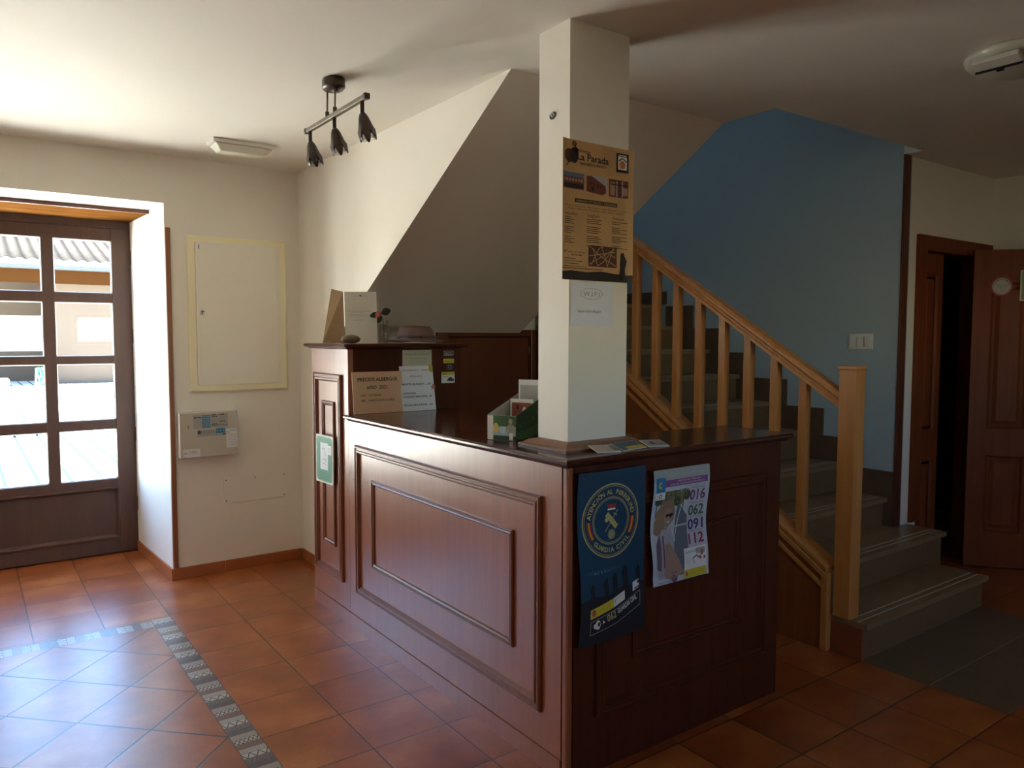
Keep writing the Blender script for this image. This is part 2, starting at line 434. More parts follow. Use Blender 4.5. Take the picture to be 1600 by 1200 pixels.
# entrance wall, 0.98 m thick, opening with splayed plaster front edge
b = MB().m(WALL)
OL, OR, OT = -1.12, 1.0, 2.325
b.box(X0-.2, OL-.04, YL, YO, -.1, 3.2); b.box(1.04, 2.1, YL, YO, -.1, 3.2); b.box(OL-.04, 1.04, YL, YO, 2.37, 3.2)
b.prism([(1.0402, YL+.0), (1.0402, YO), (.985, YO), (1.039, YL+.0)], 'Z', 0, 2.37)
b.prism([(OL-.0402, YL), (OL, YO), (OL-.0402, YO)], 'Z', 0, 2.37)
struct(b.build('wall_left'))
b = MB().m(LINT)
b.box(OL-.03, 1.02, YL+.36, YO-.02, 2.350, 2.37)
b.box(OL-.03, 1.025, YL+.345, YL+.36, 2.346, 2.37, TRIMD)
struct(b.build('trim_1'))

def sz(y): return 2.66-.607*(y-2.63)
b = MB().m(WALL)      # wall behind the tall cabinet and the triangle closing the upper flight
b.box(XA, XA+.14, 4.42, YF, 0, CZ+.05)
b.prism([(2.60, CZ+.05), (2.63, CZ), (4.42, sz(4.42)), (4.42, CZ+.05)], 'X', XA, XA+.14)
b.box(XA, XA+.14, 1.5, YF, CZ+.05, SH)
struct(b.build('wall_back'))

b = MB().m(WALL)      # rear side, behind the camera, with a window opening
b.box(X0-.2, 1.5, Y0-.2, Y0, 0, CZ); b.box(3.1, 7.2, Y0-.2, Y0, 0, CZ); b.box(1.5, 3.1, Y0-.2, Y0, 1.9, CZ); b.box(1.5, 3.1, Y0-.2, Y0, 0, 1.42)
struct(b.build('wall_rear'))
b = MB().m(WALL); b.box(X0-.2, X0, Y0, YL, 0, CZ); struct(b.build('wall_near'))
wnd = sempty('window_1', (2.3, Y0-.1, 1.42))
b = MB().m(DOORB)
b.box(1.5, 1.55, Y0-.12, Y0-.06, 1.42, 1.9); b.box(3.05, 3.1, Y0-.12, Y0-.06, 1.42, 1.9); b.box(1.55, 3.05, Y0-.12, Y0-.06, 1.42, 1.47); b.box(1.55, 3.05, Y0-.12, Y0-.06, 1.85, 1.9)
b.build('window_frame', wnd)
b = MB().m(GLASS); b.box(1.55, 3.05, Y0-.095, Y0-.09, 1.47, 1.85); b.build('window_glass', wnd)

b = MB().m(SHAFT)     # stairwell wall on the right and the shaft above
b.box(XB, XB+.1, YD, YF, 0, SH); b.box(XB, XB+.1, 1.5, YD, CZ+.3, SH)
struct(b.build('wall_stairwell'))
b = MB().m(SHAFT); b.box(XA, XB+.1, YF, YF+.2, 0, SH); struct(b.build('wall_landing'))
b = MB().m(SHAFT); b.box(XA, XB+.1, 1.4, 1.5, CZ+.3, SH); struct(b.build('wall_upper'))
b = MB().m(SHAFT)     # roof of the shaft with a skylight opening
SX0, SX1, SY0, SY1 = 3.0, 3.6, 4.0, 4.6
b.box(XA, SX0, 1.4, YF+.2, SH, SH+.15); b.box(SX1, XB+.1, 1.4, YF+.2, SH, SH+.15)
b.box(SX0, SX1, 1.4, SY0, SH, SH+.15); b.box(SX0, SX1, SY1, YF+.2, SH, SH+.15)
struct(b.build('ceiling_stairwell'))
b = MB().m(GLASS); b.box(SX0, SX1, SY0, SY1, SH+.85, SH+.855); b.m(SHAFT)
for q in ((SX0-.06, SX0, SY0-.06, SY1+.06), (SX1, SX1+.06, SY0-.06, SY1+.06), (SX0, SX1, SY0-.06, SY0), (SX0, SX1, SY1, SY1+.06)): b.box(*q, SH+.15, SH+.88)  # tall unseen curb, added to keep direct sun out of the shaft
struct(b.build('window_2'))

b = MB().m(WALL)      # wall with the dark doorway to the right of the stairs
b.box(XB+.1, 4.97, YD, YD+.15, 0, CZ); b.box(5.82, XR+.1, YD, YD+.15, 0, CZ); b.box(4.97, 5.82, YD, YD+.15, 2.12, CZ)
struct(b.build('wall_doorway'))
b = MB().m(WALL); b.box(XR, XR+.15, 1.64, YD, 0, CZ); b.box(XR, XR+.15, Y0, .78, 0, CZ); b.box(XR, XR+.15, .78, 1.64, 2.12, CZ)
struct(b.build('wall_right'))
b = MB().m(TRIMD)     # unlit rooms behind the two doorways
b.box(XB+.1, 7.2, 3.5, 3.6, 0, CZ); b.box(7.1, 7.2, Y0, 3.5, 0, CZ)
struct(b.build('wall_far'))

# soffit of the upper flight and landing
b = MB().m(WALL)
b.prism([(2.63, CZ), (4.415, sz(4.415)), (4.47, sz(4.415)), (4.47, 1.815), (4.40, 1.83), (2.63, 2.90)], 'X', XA+.14, 3.25)
b.box(XA+.14, XB, 4.47, YF, 1.60, 1.785)
struct(b.build('ceiling_under_stairs'))
b = MB().m(WALL); b.box(XA+.14, 2.588, 4.47, 4.57, 0, 1.60); b.box(3.44, XB, 4.47, 4.57, 0, 1.60)
struct(b.build('wall_closet'))

# baseboards
def tiles_skirting(name, x0, x1, y, z=.075):
    b = MB().m(TERRA); x = x0
    while x < x1-.01:
        e = min(x+.3205, x1); b.box(x+.0015, e-.0015, y-.011, y, 0, z); x = e
    return struct(b.build(name, bevel=.002))
tiles_skirting('baseboard_left', 1.04, 1.878, YL)
b = MB().m(TERRA)
y = 4.30
while y < YL-.02:
    e = min(y+.3205, YL-.012); b.box(XA-.011, XA, y+.001, e-.001, 0, .075); y = e
struct(b.build('baseboard_back', bevel=.002))
b = MB().m(TERRA); b.prism([(1.04, YL-.011), (1.029, YL-.011), (.980, YO-.12), (.991, YO-.12), (1.038, YL)], 'Z', 0, .075); struct(b.build('baseboard_reveal'))
b = MB().m(TRIMW); b.box(1.041, 1.071, YL-.012, YL, .075, 2.222); struct(b.build('trim_2', bevel=.003))
b = MB().m(TRIMD); b.box(XB-.006, XB+.066, YD-.014, YD, .365, CZ); struct(b.build('trim_3', bevel=.003))

# ================================================================== ENTRANCE DOOR
def door_leaf(name, x0, x1, hinge_right, label):
    d = sempty(name, ((x0+x1)/2, 6.0, 0)); d['label'] = label
    b = MB().m(DOORB); yb0, yb1 = 6.0, 6.05
    w = x1-x0
    if hinge_right: p1 = (x1-.468, x1-.119); p0 = (x1-.89, x1-.54)
    else: p0 = (x0+.119, x0+.468); p1 = (x0+.54, x0+.89)
    rows = [(.54, .895), (.962, 1.357), (1.412, 1.78), (1.848, 2.21)]
    b.box(x0, p0[0], yb0, yb1, .008, 2.30); b.box(p1[1], x1, yb0, yb1, .008, 2.30); b.box(p0[1], p1[0], yb0+.0025, yb1-.001, .47, 2.24)
    zs = [.47]+[q for r in rows for q in r]+[2.30]
    for k in range(0, len(zs), 2): b.box(p0[0], p1[1], yb0+.004, yb1, zs[k], zs[k+1])
    b.box(p0[0], p1[1], yb0, yb1, .008, .12); b.box(p0[0], p1[1], yb0+.018, yb1-.01, .12, .47)
    b.build('door_frame', d, bevel=.003)
    b = MB().m(DOORB); b.M = fy(0, 6.0, 0); b.frame(p0[0]-.012, p1[1]+.012, .11, .485, [(0, 0), (.004, .007), (.014, .007), (.022, -.006), (.03, -.018)]); b.build('moulding', d)
    GW = plain('glazing_bead', .72, .74, .74)
    for (a, e) in (p0, p1):
        for (z0, z1) in rows:
            b = MB().m(GLASS); b.box(a, e, 6.028, 6.032, z0, z1); pn = b.build('pane', d)
            b = MB().m(GW); b.M = fy(0, 6.028, 0); b.frame(a, e, z0, z1, [(0, .006), (.003, .006), (.006, 0)]); b.build('glazing_bead', pn)
    if hinge_right:
        for z in (.35, .85, 1.55, 2.1):
            b = MB().m(DOORB); b.tube([(x1+.004, 5.992, z-.05), (x1+.004, 5.992, z+.05)], .008, 10); b.build('hinge', d)
    return d
door_leaf('door_1', .005, 1.0-.012, True, 'brown glazed right leaf of the entrance door')
door_leaf('door_2', -1.0, -.002, False, 'brown glazed left leaf of the entrance door')
b = MB().m(DOORB); b.box(-1.0, .988, 6.056, 6.10, 0, .03); b.box(.988, 1.0, 6.0, 6.07, 0, 2.349); b.box(OL, -1.0, 6.0, 6.07, 0, 2.349); b.box(-1.0, .988, 6.0, 6.07, 2.302, 2.349)
struct(b.build('door_frame_entrance')); 
TPAP = bpy.data.materials.new('thin_paper'); _t = NT(TPAP); _d = _t.new('ShaderNodeBsdfTranslucent'); _m = _t.new('ShaderNodeMixShader')
_t.put(_d.inputs[0], _t.mix(_t.noise(_t.coord(), 20, 2), (.75, .75, .74, 1), (.85, .85, .84, 1))); _m.inputs[0].default_value = .5
_t.l.new(_t.b.outputs[0], _m.inputs[1]); _t.l.new(_d.outputs[0], _m.inputs[2]); _t.l.new(_m.outputs[0], _t.n['Material Output'].inputs[0]); _t.b.inputs['Base Color'].default_value = (.8, .8, .79, 1)
# paper notice taped on the pane, writing shows through mirrored
b = MB().m(PAPER); b.M = fy(.18, 6.0335, 1.47)
b.M = fy(.18, 6.0275, 1.45)
b.rect(-.055, .0, .265, .235, 0, TPAP); GT = plain('grey_print', .28, .28, .30)
b.text('HAY SERVICIO', .10, .155, size=.026, width=.26, mt=GT, L=2, align='C')
b.text('EN TERRAZA', .10, .075, size=.026, width=.21, mt=GT, L=2, align='C')
tag(b.build('paper_notice'), 'white paper notice taped inside the glass of the entrance door', 'notice')

# ================================================================== WALL FITTINGS
CREAM = plain('cream_enamel', .95, .87, .60, rough=.5); OFFW = plain('offwhite_enamel', .93, .88, .77, rough=.45)
t = thing('electrical_cabinet', 'cream flush electrical cabinet with a yellowed frame beside the entrance door', 'cabinet', (1.48, YL, 1.19))
b = MB().m(CREAM); b.M = fy(0, YL, 0); b.frame(1.165, 1.792, 1.195, 2.185, [(0, 0), (.0, .014), (.008, .018), (.045, .018), (.05, .004)]); b.build('frame', t)
b = MB().m(OFFW); b.box(1.213, 1.752, YL-.022, YL-.004, 1.235, 2.148); dr = b.build('door', t, bevel=.004)
b = MB().m(CHROME); b.M = fy(1.248, YL-.022, 1.70); b.lathe([(.016, 0), (.016, .003), (.011, .007), (.011, .005), (0, .005)], n=20); b.m(BLACK); b.box(-.002, .002, -.006, .006, .004, .0056); b.build('lock', dr)
b = MB().m(OFFW)
for k in (0, 1, 2):
    if k: b = MB().m(OFFW)
    b.box(1.222+k*.008, 1.225+k*.008, YL-.0245, YL-.02, 1.25, 1.68); b.build('rib', dr)
for k in (0, 1):
    b = MB().m(OFFW); b.box(1.728+k*.008, 1.731+k*.008, YL-.0245, YL-.02, 1.25, 2.13); b.build('rib', dr)
b = MB().m(BLACK); b.M = fy(1.235, YL-.022, 2.115); b.box(-.002, .002, -.014, .014, 0, .001); b.build('slot', dr)

t = thing('alarm_panel', 'beige fire alarm control box with blue key fields under the electrical cabinet', 'control panel', (1.26, YL, .78))
GB = plain('beige_steel', .60, .54, .45, rough=.6); GR_ = plain('panel_grey', .42, .41, .38); BL = plain('panel_blue', .045, .24, .42); DK = plain('print_dark', .05, .05, .05)
b = MB().m(GB); b.box(1.085, 1.438, 5.055, YL, .783, 1.068); b.build('housing', t, bevel=.004)
b = MB(); b.M = fy(1.085, 5.0545, .783); kx = .353/93; kz = .285/72    # artwork drawn in panel pixels
def A(x): return (x-16)/94*.353
def Bz(y): return .285-(y-24)/72*.285
b.M = fy(1.085, 5.0545, .783)
b.rect(A(38), Bz(50), A(94), Bz(28), 1, GR_)
for a_ in (52, 59): b.rect(A(a_), Bz(49), A(a_+6), Bz(29), 2, BL)
for a_ in (53.7, 56, 60.7, 63):
    for y_ in range(31, 48, 3): b.disc(A(a_), Bz(y_), .0022, 3, WHITE, 10)
for y_ in range(31, 47, 4):
    for a_ in (68, 71, 74, 81, 84, 87): b.rect(A(a_), Bz(y_+1.6), A(a_+2), Bz(y_), 2, DK if (a_+y_) % 3 == 0 else GR_)
for a_, c_ in ((38.5, 5), (45, 5), (67.5, 7), (81, 7)): b.rect(A(a_), Bz(33 if a_ < 50 else 29.5), A(a_+c_), Bz(31.5 if a_ < 50 else 28), 3, DK)
b.rect(A(67), Bz(46.4), A(94), Bz(45.6), 3, DK)
b.rect(A(44), Bz(63), A(90), Bz(52), 1, GR_); b.rect(A(74), Bz(59), A(89), Bz(51), 2, BL)
for a_ in range(50, 72, 4): b.rect(A(a_), Bz(58.5), A(a_+.7), Bz(53.5), 2, DK)
b.rect(A(44.5), Bz(59), A(49), Bz(53.5), 2, DK); b.rect(A(85), Bz(62), A(90), Bz(60), 2, DK)
for a_ in (76, 81.5, 87): b.disc(A(a_), Bz(55), .003, 3, WHITE, 10)
b.rect(A(29), Bz(50), A(30), Bz(44), 1, DK)
b.rect(A(91), Bz(84), A(110), Bz(53), 3, PAPER); b.text('KIMI', A(97.5), Bz(57), size=.010, width=.040, mt=DK, L=4); b.ring(A(94), Bz(59), .006, .0085, 4, plain('sticker_red', .35, .1, .08))
for y_ in range(62, 82, 3): b.rect(A(94), Bz(y_+.6), A(108), Bz(y_), 4, GR_)
b.rect(A(20.5), Bz(95), A(48), Bz(82), 3, PAPER); b.text('KIMI', A(31), Bz(87.5), size=.011, width=.042, mt=DK, L=4); b.text('(A)', A(22), Bz(89.5), size=.017, mt=DK, L=4)
b.rect(A(31), Bz(90), A(44), Bz(89.3), 4, GR_); b.text('8', A(22.5), Bz(95.5), size=.010, mt=DK, L=4)
for a_, y_ in ((109, 25), (109, 87)): b.disc(A(a_)-.004, Bz(y_)-.004, .003, 4, BLACK, 12)
b.build('front_labels', t)

b = MB().m(WALL); b.box(1.36, 1.775, YL-.006, YL, .453, .622); b.m(GR_)
for x_ in (1.375, 1.565, 1.76):
    for z_ in (.468, .607):
        if x_ == 1.565 and z_ < .5: continue
        b.M = fy(x_, YL-.006, z_); b.disc(0, 0, .004, 1, DK, 12); b.M = None
tag(b.build('blank_cover_plate', bevel=.0015), 'blank painted cover plate screwed low on the wall under the alarm box', 'cover plate')

t = thing('light_switch', 'white triple light switch plate on the stairwell wall above the steps', 'switch', (XB, 2.67, 1.47))
b = MB().m(WHITE); b.box(XB-.008, XB, 2.588, 2.752, 1.472, 1.572); b.build('plate', t, bevel=.003)
for k in range(3):
    b = MB().m(WHITE); y_ = 2.602+k*.047; b.prism([(1.49, -.008), (1.556, -.008), (1.556, -.016), (1.49, -.011)], 'X', 0, 0) if False else b.box(XB-.014, XB-.008, y_, y_+.041, 1.49, 1.555); b.build('rocker', t, bevel=.002)

# ================================================================== RECEPTION COUNTER
CX, CYN, CT = 1.645, 1.96, 1.14
MOULD = [(0, 0), (0, .010), (.006, .017), (.012, .017), (.015, .012), (.022, .012), (.026, .016), (.034, .016), (.040, .007), (.044, .0)]
MOULD2 = [(0, 0), (0, .008), (.004, .012), (.009, .012), (.012, .007), (.017, .010), (.022, .008), (.026, 0)]
t = thing('reception_counter', 'dark red wooden L-shaped reception counter with framed panels around the column', 'counter', (2.0, 2.4, 0))
b = MB().m(MAHOG); b.box(CX, CX+.03, CYN+.03, 3.76, .075, 1.108); fp = b.build('front_panel', t)
b = MB().m(MLINE); b.M = fx(CX, 0, 0); b.frame(-3.663, -2.094, .205, .988, MOULD); b.build('outer_moulding', fp)
b = MB().m(MLINE); b.M = fx(CX, 0, 0); b.frame(-3.476, -2.266, .385, .832, MOULD2); b.build('inner_moulding', fp)
b = MB().m(MAHOG); b.box(CX-.004, CX+.03, CYN+.03, 3.76, 0, .072); b.build('plinth', t)
b = MB().m(MAHOG); b.box(CX, CX+.028, CYN, CYN+.026, 0, 1.108); b.build('corner_post', t, bevel=.006)
b = MB().m(MAHOG_SHADE); b.box(CX+.03, 2.835, CYN, CYN+.03, 0, 1.108); ep = b.build('end_panel', t)
b = MB().m(MAHOG_SHADE); b.M = fy(0, CYN, 0); b.frame(1.775, 2.735, .205, .98, MOULD); b.build('outer_moulding', ep)
b = MB().m(MAHOG_SHADE); b.M = fy(0, CYN, 0); b.frame(1.955, 2.565, .375, .825, MOULD2); b.build('inner_moulding', ep)
b = MB().m(MAHOG_SHADE); b.box(2.805, 2.835, CYN+.03, 2.29, 0, 1.108); b.box(2.27, 2.805, 2.26, 2.29, 0, 1.108); b.box(2.24, 2.27, 2.26, 3.755, 0, 1.108); b.build('inner_side', t)
outl = [(1.612, 1.925), (2.875, 1.925), (2.88, 2.30), (2.29, 2.31), (2.29, 3.757), (1.612, 3.757)]
b = MB().m(MAHOGT)
def off(pts, d):
    out = []; n = len(pts)
    for i in range(n):
        p0, p1, p2 = Vector(pts[i-1]), Vector(pts[i]), Vector(pts[(i+1) % n])
        a = (p1-p0).normalized(); c = (p2-p1).normalized(); n1 = Vector((-a.y, a.x)); n2 = Vector((-c.y, c.x))
        k = (n1+n2); k = k/(1+n1.dot(n2)); out.append(tuple(p1+k*d))
    return out
lay = [(0.020, 1.108), (.016, 1.114), (.004, 1.118), (0, 1.124), (0, 1.132), (.005, 1.139), (.010, 1.140)]
n = len(outl); vs = []
for d, z in lay: vs += [(p[0], p[1], z) for p in off(outl, d)]
fs = [tuple(range(n))[::-1]]
for i in range(len(lay)-1):
    for k in range(n): fs.append((i*n+k, i*n+(k+1) % n, (i+1)*n+(k+1) % n, (i+1)*n+k))
fs.append(tuple(range((len(lay)-1)*n, len(lay)*n))); b.add(vs, fs)
b.build('countertop', t)
for y_, z_ in ((3.70, 1.06), (3.70, .80)): b = MB().m(DK); b.M = fx(CX, y_, z_); b.disc(0, 0, .004, 1, DK, 12); b.build('screw_cap', fp)

t = thing('tall_cabinet', 'tall dark red wooden cabinet at the far end of the counter with shelf top', 'cabinet', (2.0, 4.0, 0))
b = MB().m(MAHOG); b.box(CX, CX+.03, 3.762, 4.27, .075, 1.482); sp = b.build('side_panel', t)
b = MB().m(MAHOG); b.box(CX-.004, CX+.03, 3.762, 4.27, 0, .072); b.build('plinth', t)
b = MB().m(MLINE); b.M = fx(CX, 0, 0); b.frame(-4.222, -3.835, .215, 1.345, MOULD); b.build('outer_moulding', sp)
b = MB().m(MLINE); b.M = fx(CX, 0, 0); b.frame(-4.110, -3.938, .388, 1.192, MOULD2); b.build('inner_moulding', sp)
b = MB().m(MAHOG_SHADE); b.box(CX+.03, 2.335, 3.762, 3.79, 0, 1.482); b.build('front_panel', t)
b = MB().m(MAHOG_SHADE); b.box(2.30, 2.335, 3.79, 4.27, 0, 1.482); b.box(CX+.03, 2.30, 4.24, 4.27, 0, 1.482, MAHOG_SHADE) if False else None; b.build('inner_side', t)
b = MB().m(MAHOGT)
outl2 = [(1.608, 3.722), (2.372, 3.722), (2.372, 4.30), (1.608, 4.30)]; n = 4; vs = []
for d, z in [(.026, 1.482), (.020, 1.488), (.006, 1.492), (0, 1.498), (0, 1.504), (.005, 1.510), (.01, 1.511)]: vs += [(p[0], p[1], z) for p in off(outl2, d)]
fs = [tuple(range(n))[::-1]]
for i in range(6):
    for k in range(n): fs.append((i*n+k, i*n+(k+1) % n, (i+1)*n+(k+1) % n, (i+1)*n+k))
fs.append(tuple(range(6*n, 7*n))); b.add(vs, fs); b.build('top_board', t)

# column
t = thing('column', 'white square column rising through the counter corner to the ceiling', 'column', (1.905, 2.185, 1.14))
b = MB().m(WALL); b.box(1.763, 2.05, 2.10, 2.275, 1.1405, CZ); b.build('shaft', t)
b = MB().m(MAHOG); vs = []
b.M = Matrix.Translation((0, 0, 1.1405)); b.frame(1.708, 2.105, 2.045, 2.33, [(0, 0), (0, .008), (.014, .012), (.03, .024), (.055, .030), (.055, .026)], mat('moulding_brown', (.26, .13, .08), .4)); b.build('base_moulding', t)
b = MB(); b.M = fx(1.763, 2.195, 2.348)
b.disc(0, 0, .020, 1, plain('hole_dark', .06, .055, .05), 20, ry=.014); b.m(WHITE)
b.tube([(-.006, .002, .001), (-.002, .006, .008), (.002, -.002, .010), (.004, -.006, .004)], .0028, 8); b.tube([(.008, -.002, .001), (.010, .006, .007), (.004, .008, .009)], .0028, 8)
tag(b.build('cable_outlet'), 'small open cable hole with white wire ends high on the column', 'cable outlet')

# ------------------------------------------------------------------ things on the counter and cabinet
TAN = plain('tan_card', .80, .54, .34); INK = plain('ink', .03, .02, .02); INKR = plain('ink_red', .38, .10, .10); INKB = plain('ink_blue', .03, .05, .12)
b = MB(); b.M = frame_at((1.652, 3.706, 1.1415), (1, 0, 0), (0, .10, .995))
b.box(0, .292, 0, .222, -.003, 0, TAN)
b.text('PRECIOS ALBERGUE', .146, .172, size=.027, width=.232, mt=INK, L=1, align='C', bold=.02)
b.text('AÑO  2021', .14, .130, size=.025, width=.122, mt=INK, L=1, align='C', bold=.02)
b.text('12€   LITERAS', .045, .092, size=.016, width=.115, mt=INK, L=1, bold=.01)
b.text('40€   HABITACIÓN DOBLE', .045, .064, size=.016, width=.195, mt=INK, L=1, bold=.01)
tag(b.build('price_sign'), 'tan card sign headed PRECIOS ALBERGUE leaning on the tall cabinet', 'sign')

PB_ = plain('pale_blue_paper', .80, .86, .96)
t = thing('supplement_sign', 'pale blue printed price sheet leaning on the cabinet right of the tan sign', 'sign', (2.04, 3.68, CT+.001))
b = MB(); b.M = frame_at((1.937, 3.700, 1.1415), (1, -.02, 0), (-.02, .14, .985)); Ms = b.M.copy()
b.box(0, .205, 0, .248, -.002, 0, PB_)
b.text('SUPLEMENTO  VARIOS', .006, .220, size=.014, width=.185, mt=INKR, L=1)
b.text('PRECIOS', .10, .187, size=.013, width=.075, mt=INKR, L=1, align='C')
b.text('MANTA BLANKET ....2€', .008, .143, size=.0145, width=.178, mt=INKB, L=1, bold=.02)
b.text('LAVADORA', .008, .093, size=.0145, width=.08, mt=INKB, L=1, bold=.02)
b.text('WASHING MACHINE...3€', .008, .074, size=.0145, width=.178, mt=INKB, L=1, bold=.02)
b.text('SECADORA DRYER ...3€', .008, .028, size=.0145, width=.178, mt=INKB, L=1, bold=.02)
b.build('sheet', t)
b = MB(); b.M = Ms; b.m(plain('peg_yellow', .55, .48, .06)); b.box(.183, .195, .218, .255, 0, .008); b.box(.186, .199, .212, .252, .008, .012); b.build('clothes_peg', t, label='yellow peg clipped at the top corner')
b = MB(); b.M = Ms; pts = []
for k in range(10):
    a = PI/2+k*PI/5; r = .018 if k % 2 == 0 else .008; pts.append((.197+r*math.cos(a), .128+r*math.sin(a)))
b.m(plain('starfish_pink', .60, .22, .17)); b.prism(pts, 'Z', .0005, .006); b.build('starfish_clip', t, label='pink starfish shaped clip on the right edge')

b = MB(); b.M = fy(1.967, 3.7615, 1.377); b.box(0, .184, 0, .098, 0, .001, plain('card_cream', .62, .62, .50))
b.text('TARJETA DE CREDENCIAL', .092, .070, size=.012, width=.15, mt=plain('print_green', .16, .20, .10), L=4, align='C')
for k in range(4): b.rect(.04, .050-k*.009, .15, .0525-k*.009, 4, plain('print_green', .16, .20, .10) if k == 0 else plain('print_pale', .45, .46, .38))
tag(b.build('information_card'), 'cream printed card fixed to the cabinet above the blue sheet', 'card')

YEL = plain('sticker_yellow', .62, .52, .03)
def stick(x0, x1, z0, z1, fn, name, label):
    b = MB(); b.M = fy(x0, 3.7615, z0); w, h = x1-x0, z1-z0; b.rect(0, 0, w, h, 1, b.mat or PAPER) if False else None; fn(b, w, h)
    tag(b.build(name), label, 'sticker')
def s1(b, w, h):
    b.rect(0, 0, w, h, 1, DK); b.line([(.003, .003), (w-.003, .003), (w-.003, h-.003), (.003, h-.003), (.003, .003)], .002, 2, WHITE); b.text('BCS', w/2, .007, size=.018, width=w*.6, mt=WHITE, L=3, align='C')
def s2(b, w, h): b.rect(0, 0, w, h, 1, YEL); b.rect(0, h*.82, w, h, 2, DK); b.rect(.006, h*.3, w*.7, h*.45, 2, plain('mustard', .42, .33, .02))
def s3(b, w, h): b.rect(0, 0, w, h, 1, plain('sticker_navy', .05, .055, .10)); b.ring(w/2, h/2, h*.25, h*.36, 2, plain('sticker_grey', .2, .2, .26))
def s4(b, w, h):
    b.rect(0, 0, w, h, 1, PAPER); b.rect(0, h*.72, w, h, 2, YEL); b.text('TAXI', w*.08, h*.77, size=h*.2, mt=DK, L=3, bold=.02)
    b.poly([(w*.42, h*.16), (w*.95, h*.16), (w*.95, h*.36), (w*.84, h*.38), (w*.74, h*.54), (w*.56, h*.50), (w*.46, h*.34)], 2, DK); b.disc(w*.54, h*.16, h*.07, 3, GR_, 14); b.disc(w*.84, h*.16, h*.07, 3, GR_, 14)
    b.rect(w*.06, h*.55, w*.5, h*.60, 2, GR_)
stick(2.230, 2.296, 1.440, 1.470, s1, 'dark_sticker', 'small black and white lettered sticker, topmost of four on the cabinet')
stick(2.228, 2.299, 1.398, 1.428, s2, 'yellow_sticker', 'small plain yellow sticker below the black and white one')
stick(2.249, 2.291, 1.360, 1.392, s3, 'blue_sticker', 'small dark blue sticker between the yellow ones on the cabinet')
stick(2.215, 2.303, 1.284, 1.348, s4, 'taxi_sticker', 'white and yellow taxi sticker with a car, lowest of four on the cabinet')

# hanging notice on the cabinet side
GRN = plain('notice_green', .12, .30, .17); CRM = plain('notice_cream', .74, .72, .60)
t = thing('hanging_notice', 'green framed notice board with white centre hung on the cabinet side', 'notice', (1.62, 4.02, .73))
def rr(b, u0, v0, u1, v1, r, L, mt, n=5):
    pts = []
    for (cx_, cy_, a0) in ((u1-r, v1-r, 0), (u0+r, v1-r, PI/2), (u0+r, v0+r, PI), (u1-r, v0+r, 1.5*PI)):
        for k in range(n+1): a = a0+PI/2*k/n; pts.append((cx_+r*math.cos(a), cy_+r*math.sin(a)))
    b.poly(pts, L, mt)
b = MB(); b.M = frame_at((1.606, 4.125, .735), (.06, -1, 0), (0, -.02, 1)); b.box(0, .212, 0, .268, -.006, 0, CRM); rr(b, .010, .010, .202, .258, .022, 1, GRN); b.build('board', t)
b = MB(); b.M = frame_at((1.606, 4.125, .735), (.06, -1, 0), (0, -.02, 1)); b.rect(.055, .075, .150, .225, 2, PAPER); b.rect(.145, .165, .190, .215, 3, PAPER)
b.line([(.085, .185), (.095, .197), (.112, .192), (.110, .178), (.120, .165), (.125, .150)], .004, 4, GR_); b.line([(.075, .120), (.095, .140), (.110, .128), (.130, .140), (.120, .115)], .004, 4, GR_); b.line([(.080, .105), (.10, .112), (.13, .105)], .004, 4, GR_)
for k in range(4): b.line([(.150, .200-k*.008), (.185, .206-k*.008)], .0025, 4, GR_)
for k in range(4): b.rect(.04, .055-k*.011, .17, .0575-k*.011, 3, plain('green_print', .06, .18, .09))
b.build('paper', t)

# open folder standing on the cabinet
KR = plain('folder_kraft', .44, .29, .15); PG = plain('page_cream', .70, .66, .57)
t = thing('open_folder', 'open presentation folder with kraft cover and cream page standing on the cabinet', 'folder', (1.83, 4.11, 1.512))
b = MB().m(KR); q = [(1.628, 4.060, 1.5125), (1.745, 4.022, 1.5125), (1.738, 4.028, 1.800), (1.692, 4.080, 1.816)]
b.add(q+[(p[0], p[1]+.002, p[2]) for p in q], [(0, 1, 2, 3), (7, 6, 5, 4), (0, 4, 5, 1), (1, 5, 6, 2), (2, 6, 7, 3), (3, 7, 4, 0)]); b.build('cover', t)
b = MB(); b.M = frame_at((1.747, 4.020, 1.5125), (.145, -.10, 0), (-.006, .02, 1)); b.box(0, .178, 0, .287, -.003, 0, PG)
b.disc(.089, .265, .005, 1, DK, 12); b.rect(.05, .262, .078, .265, 1, GR_); b.rect(.098, .262, .13, .265, 1, GR_)
for z_, a_, e_ in ((.205, .03, .145), (.192, .02, .165), (.186, .02, .165), (.178, .04, .12), (.168, .02, .16), (.161, .02, .14), (.154, .03, .13), (.140, .05, .12), (.133, .05, .11)): b.rect(a_*.88, z_*.95, e_*.88, z_*.95+.0018, 1, plain('print_faint', .42, .39, .33))
b.build('page', t)
b = MB().m(PG); b.M = frame_at((1.894, 3.922, 1.5125), (.9, .45, 0), (0, .02, 1)); b.box(0, .016, 0, .287, -.002, 0); b.build('flap', t)

b = MB().m(mat('pebble', (.17, .12, .08), .6, var=.35, scale=30))
b.lathe([(0, -.0215), (.020, -.021), (.036, -.016), (.045, -.006), (.047, .002), (.040, .013), (.026, .021), (.010, .0245), (0, .025)], (1.690, 3.82, 1.5345), 28, sx=1.18, sy=.72)
tag(b.build('pebble', subsurf=1), 'smooth brown pebble lying in front of the open folder', 'stone')

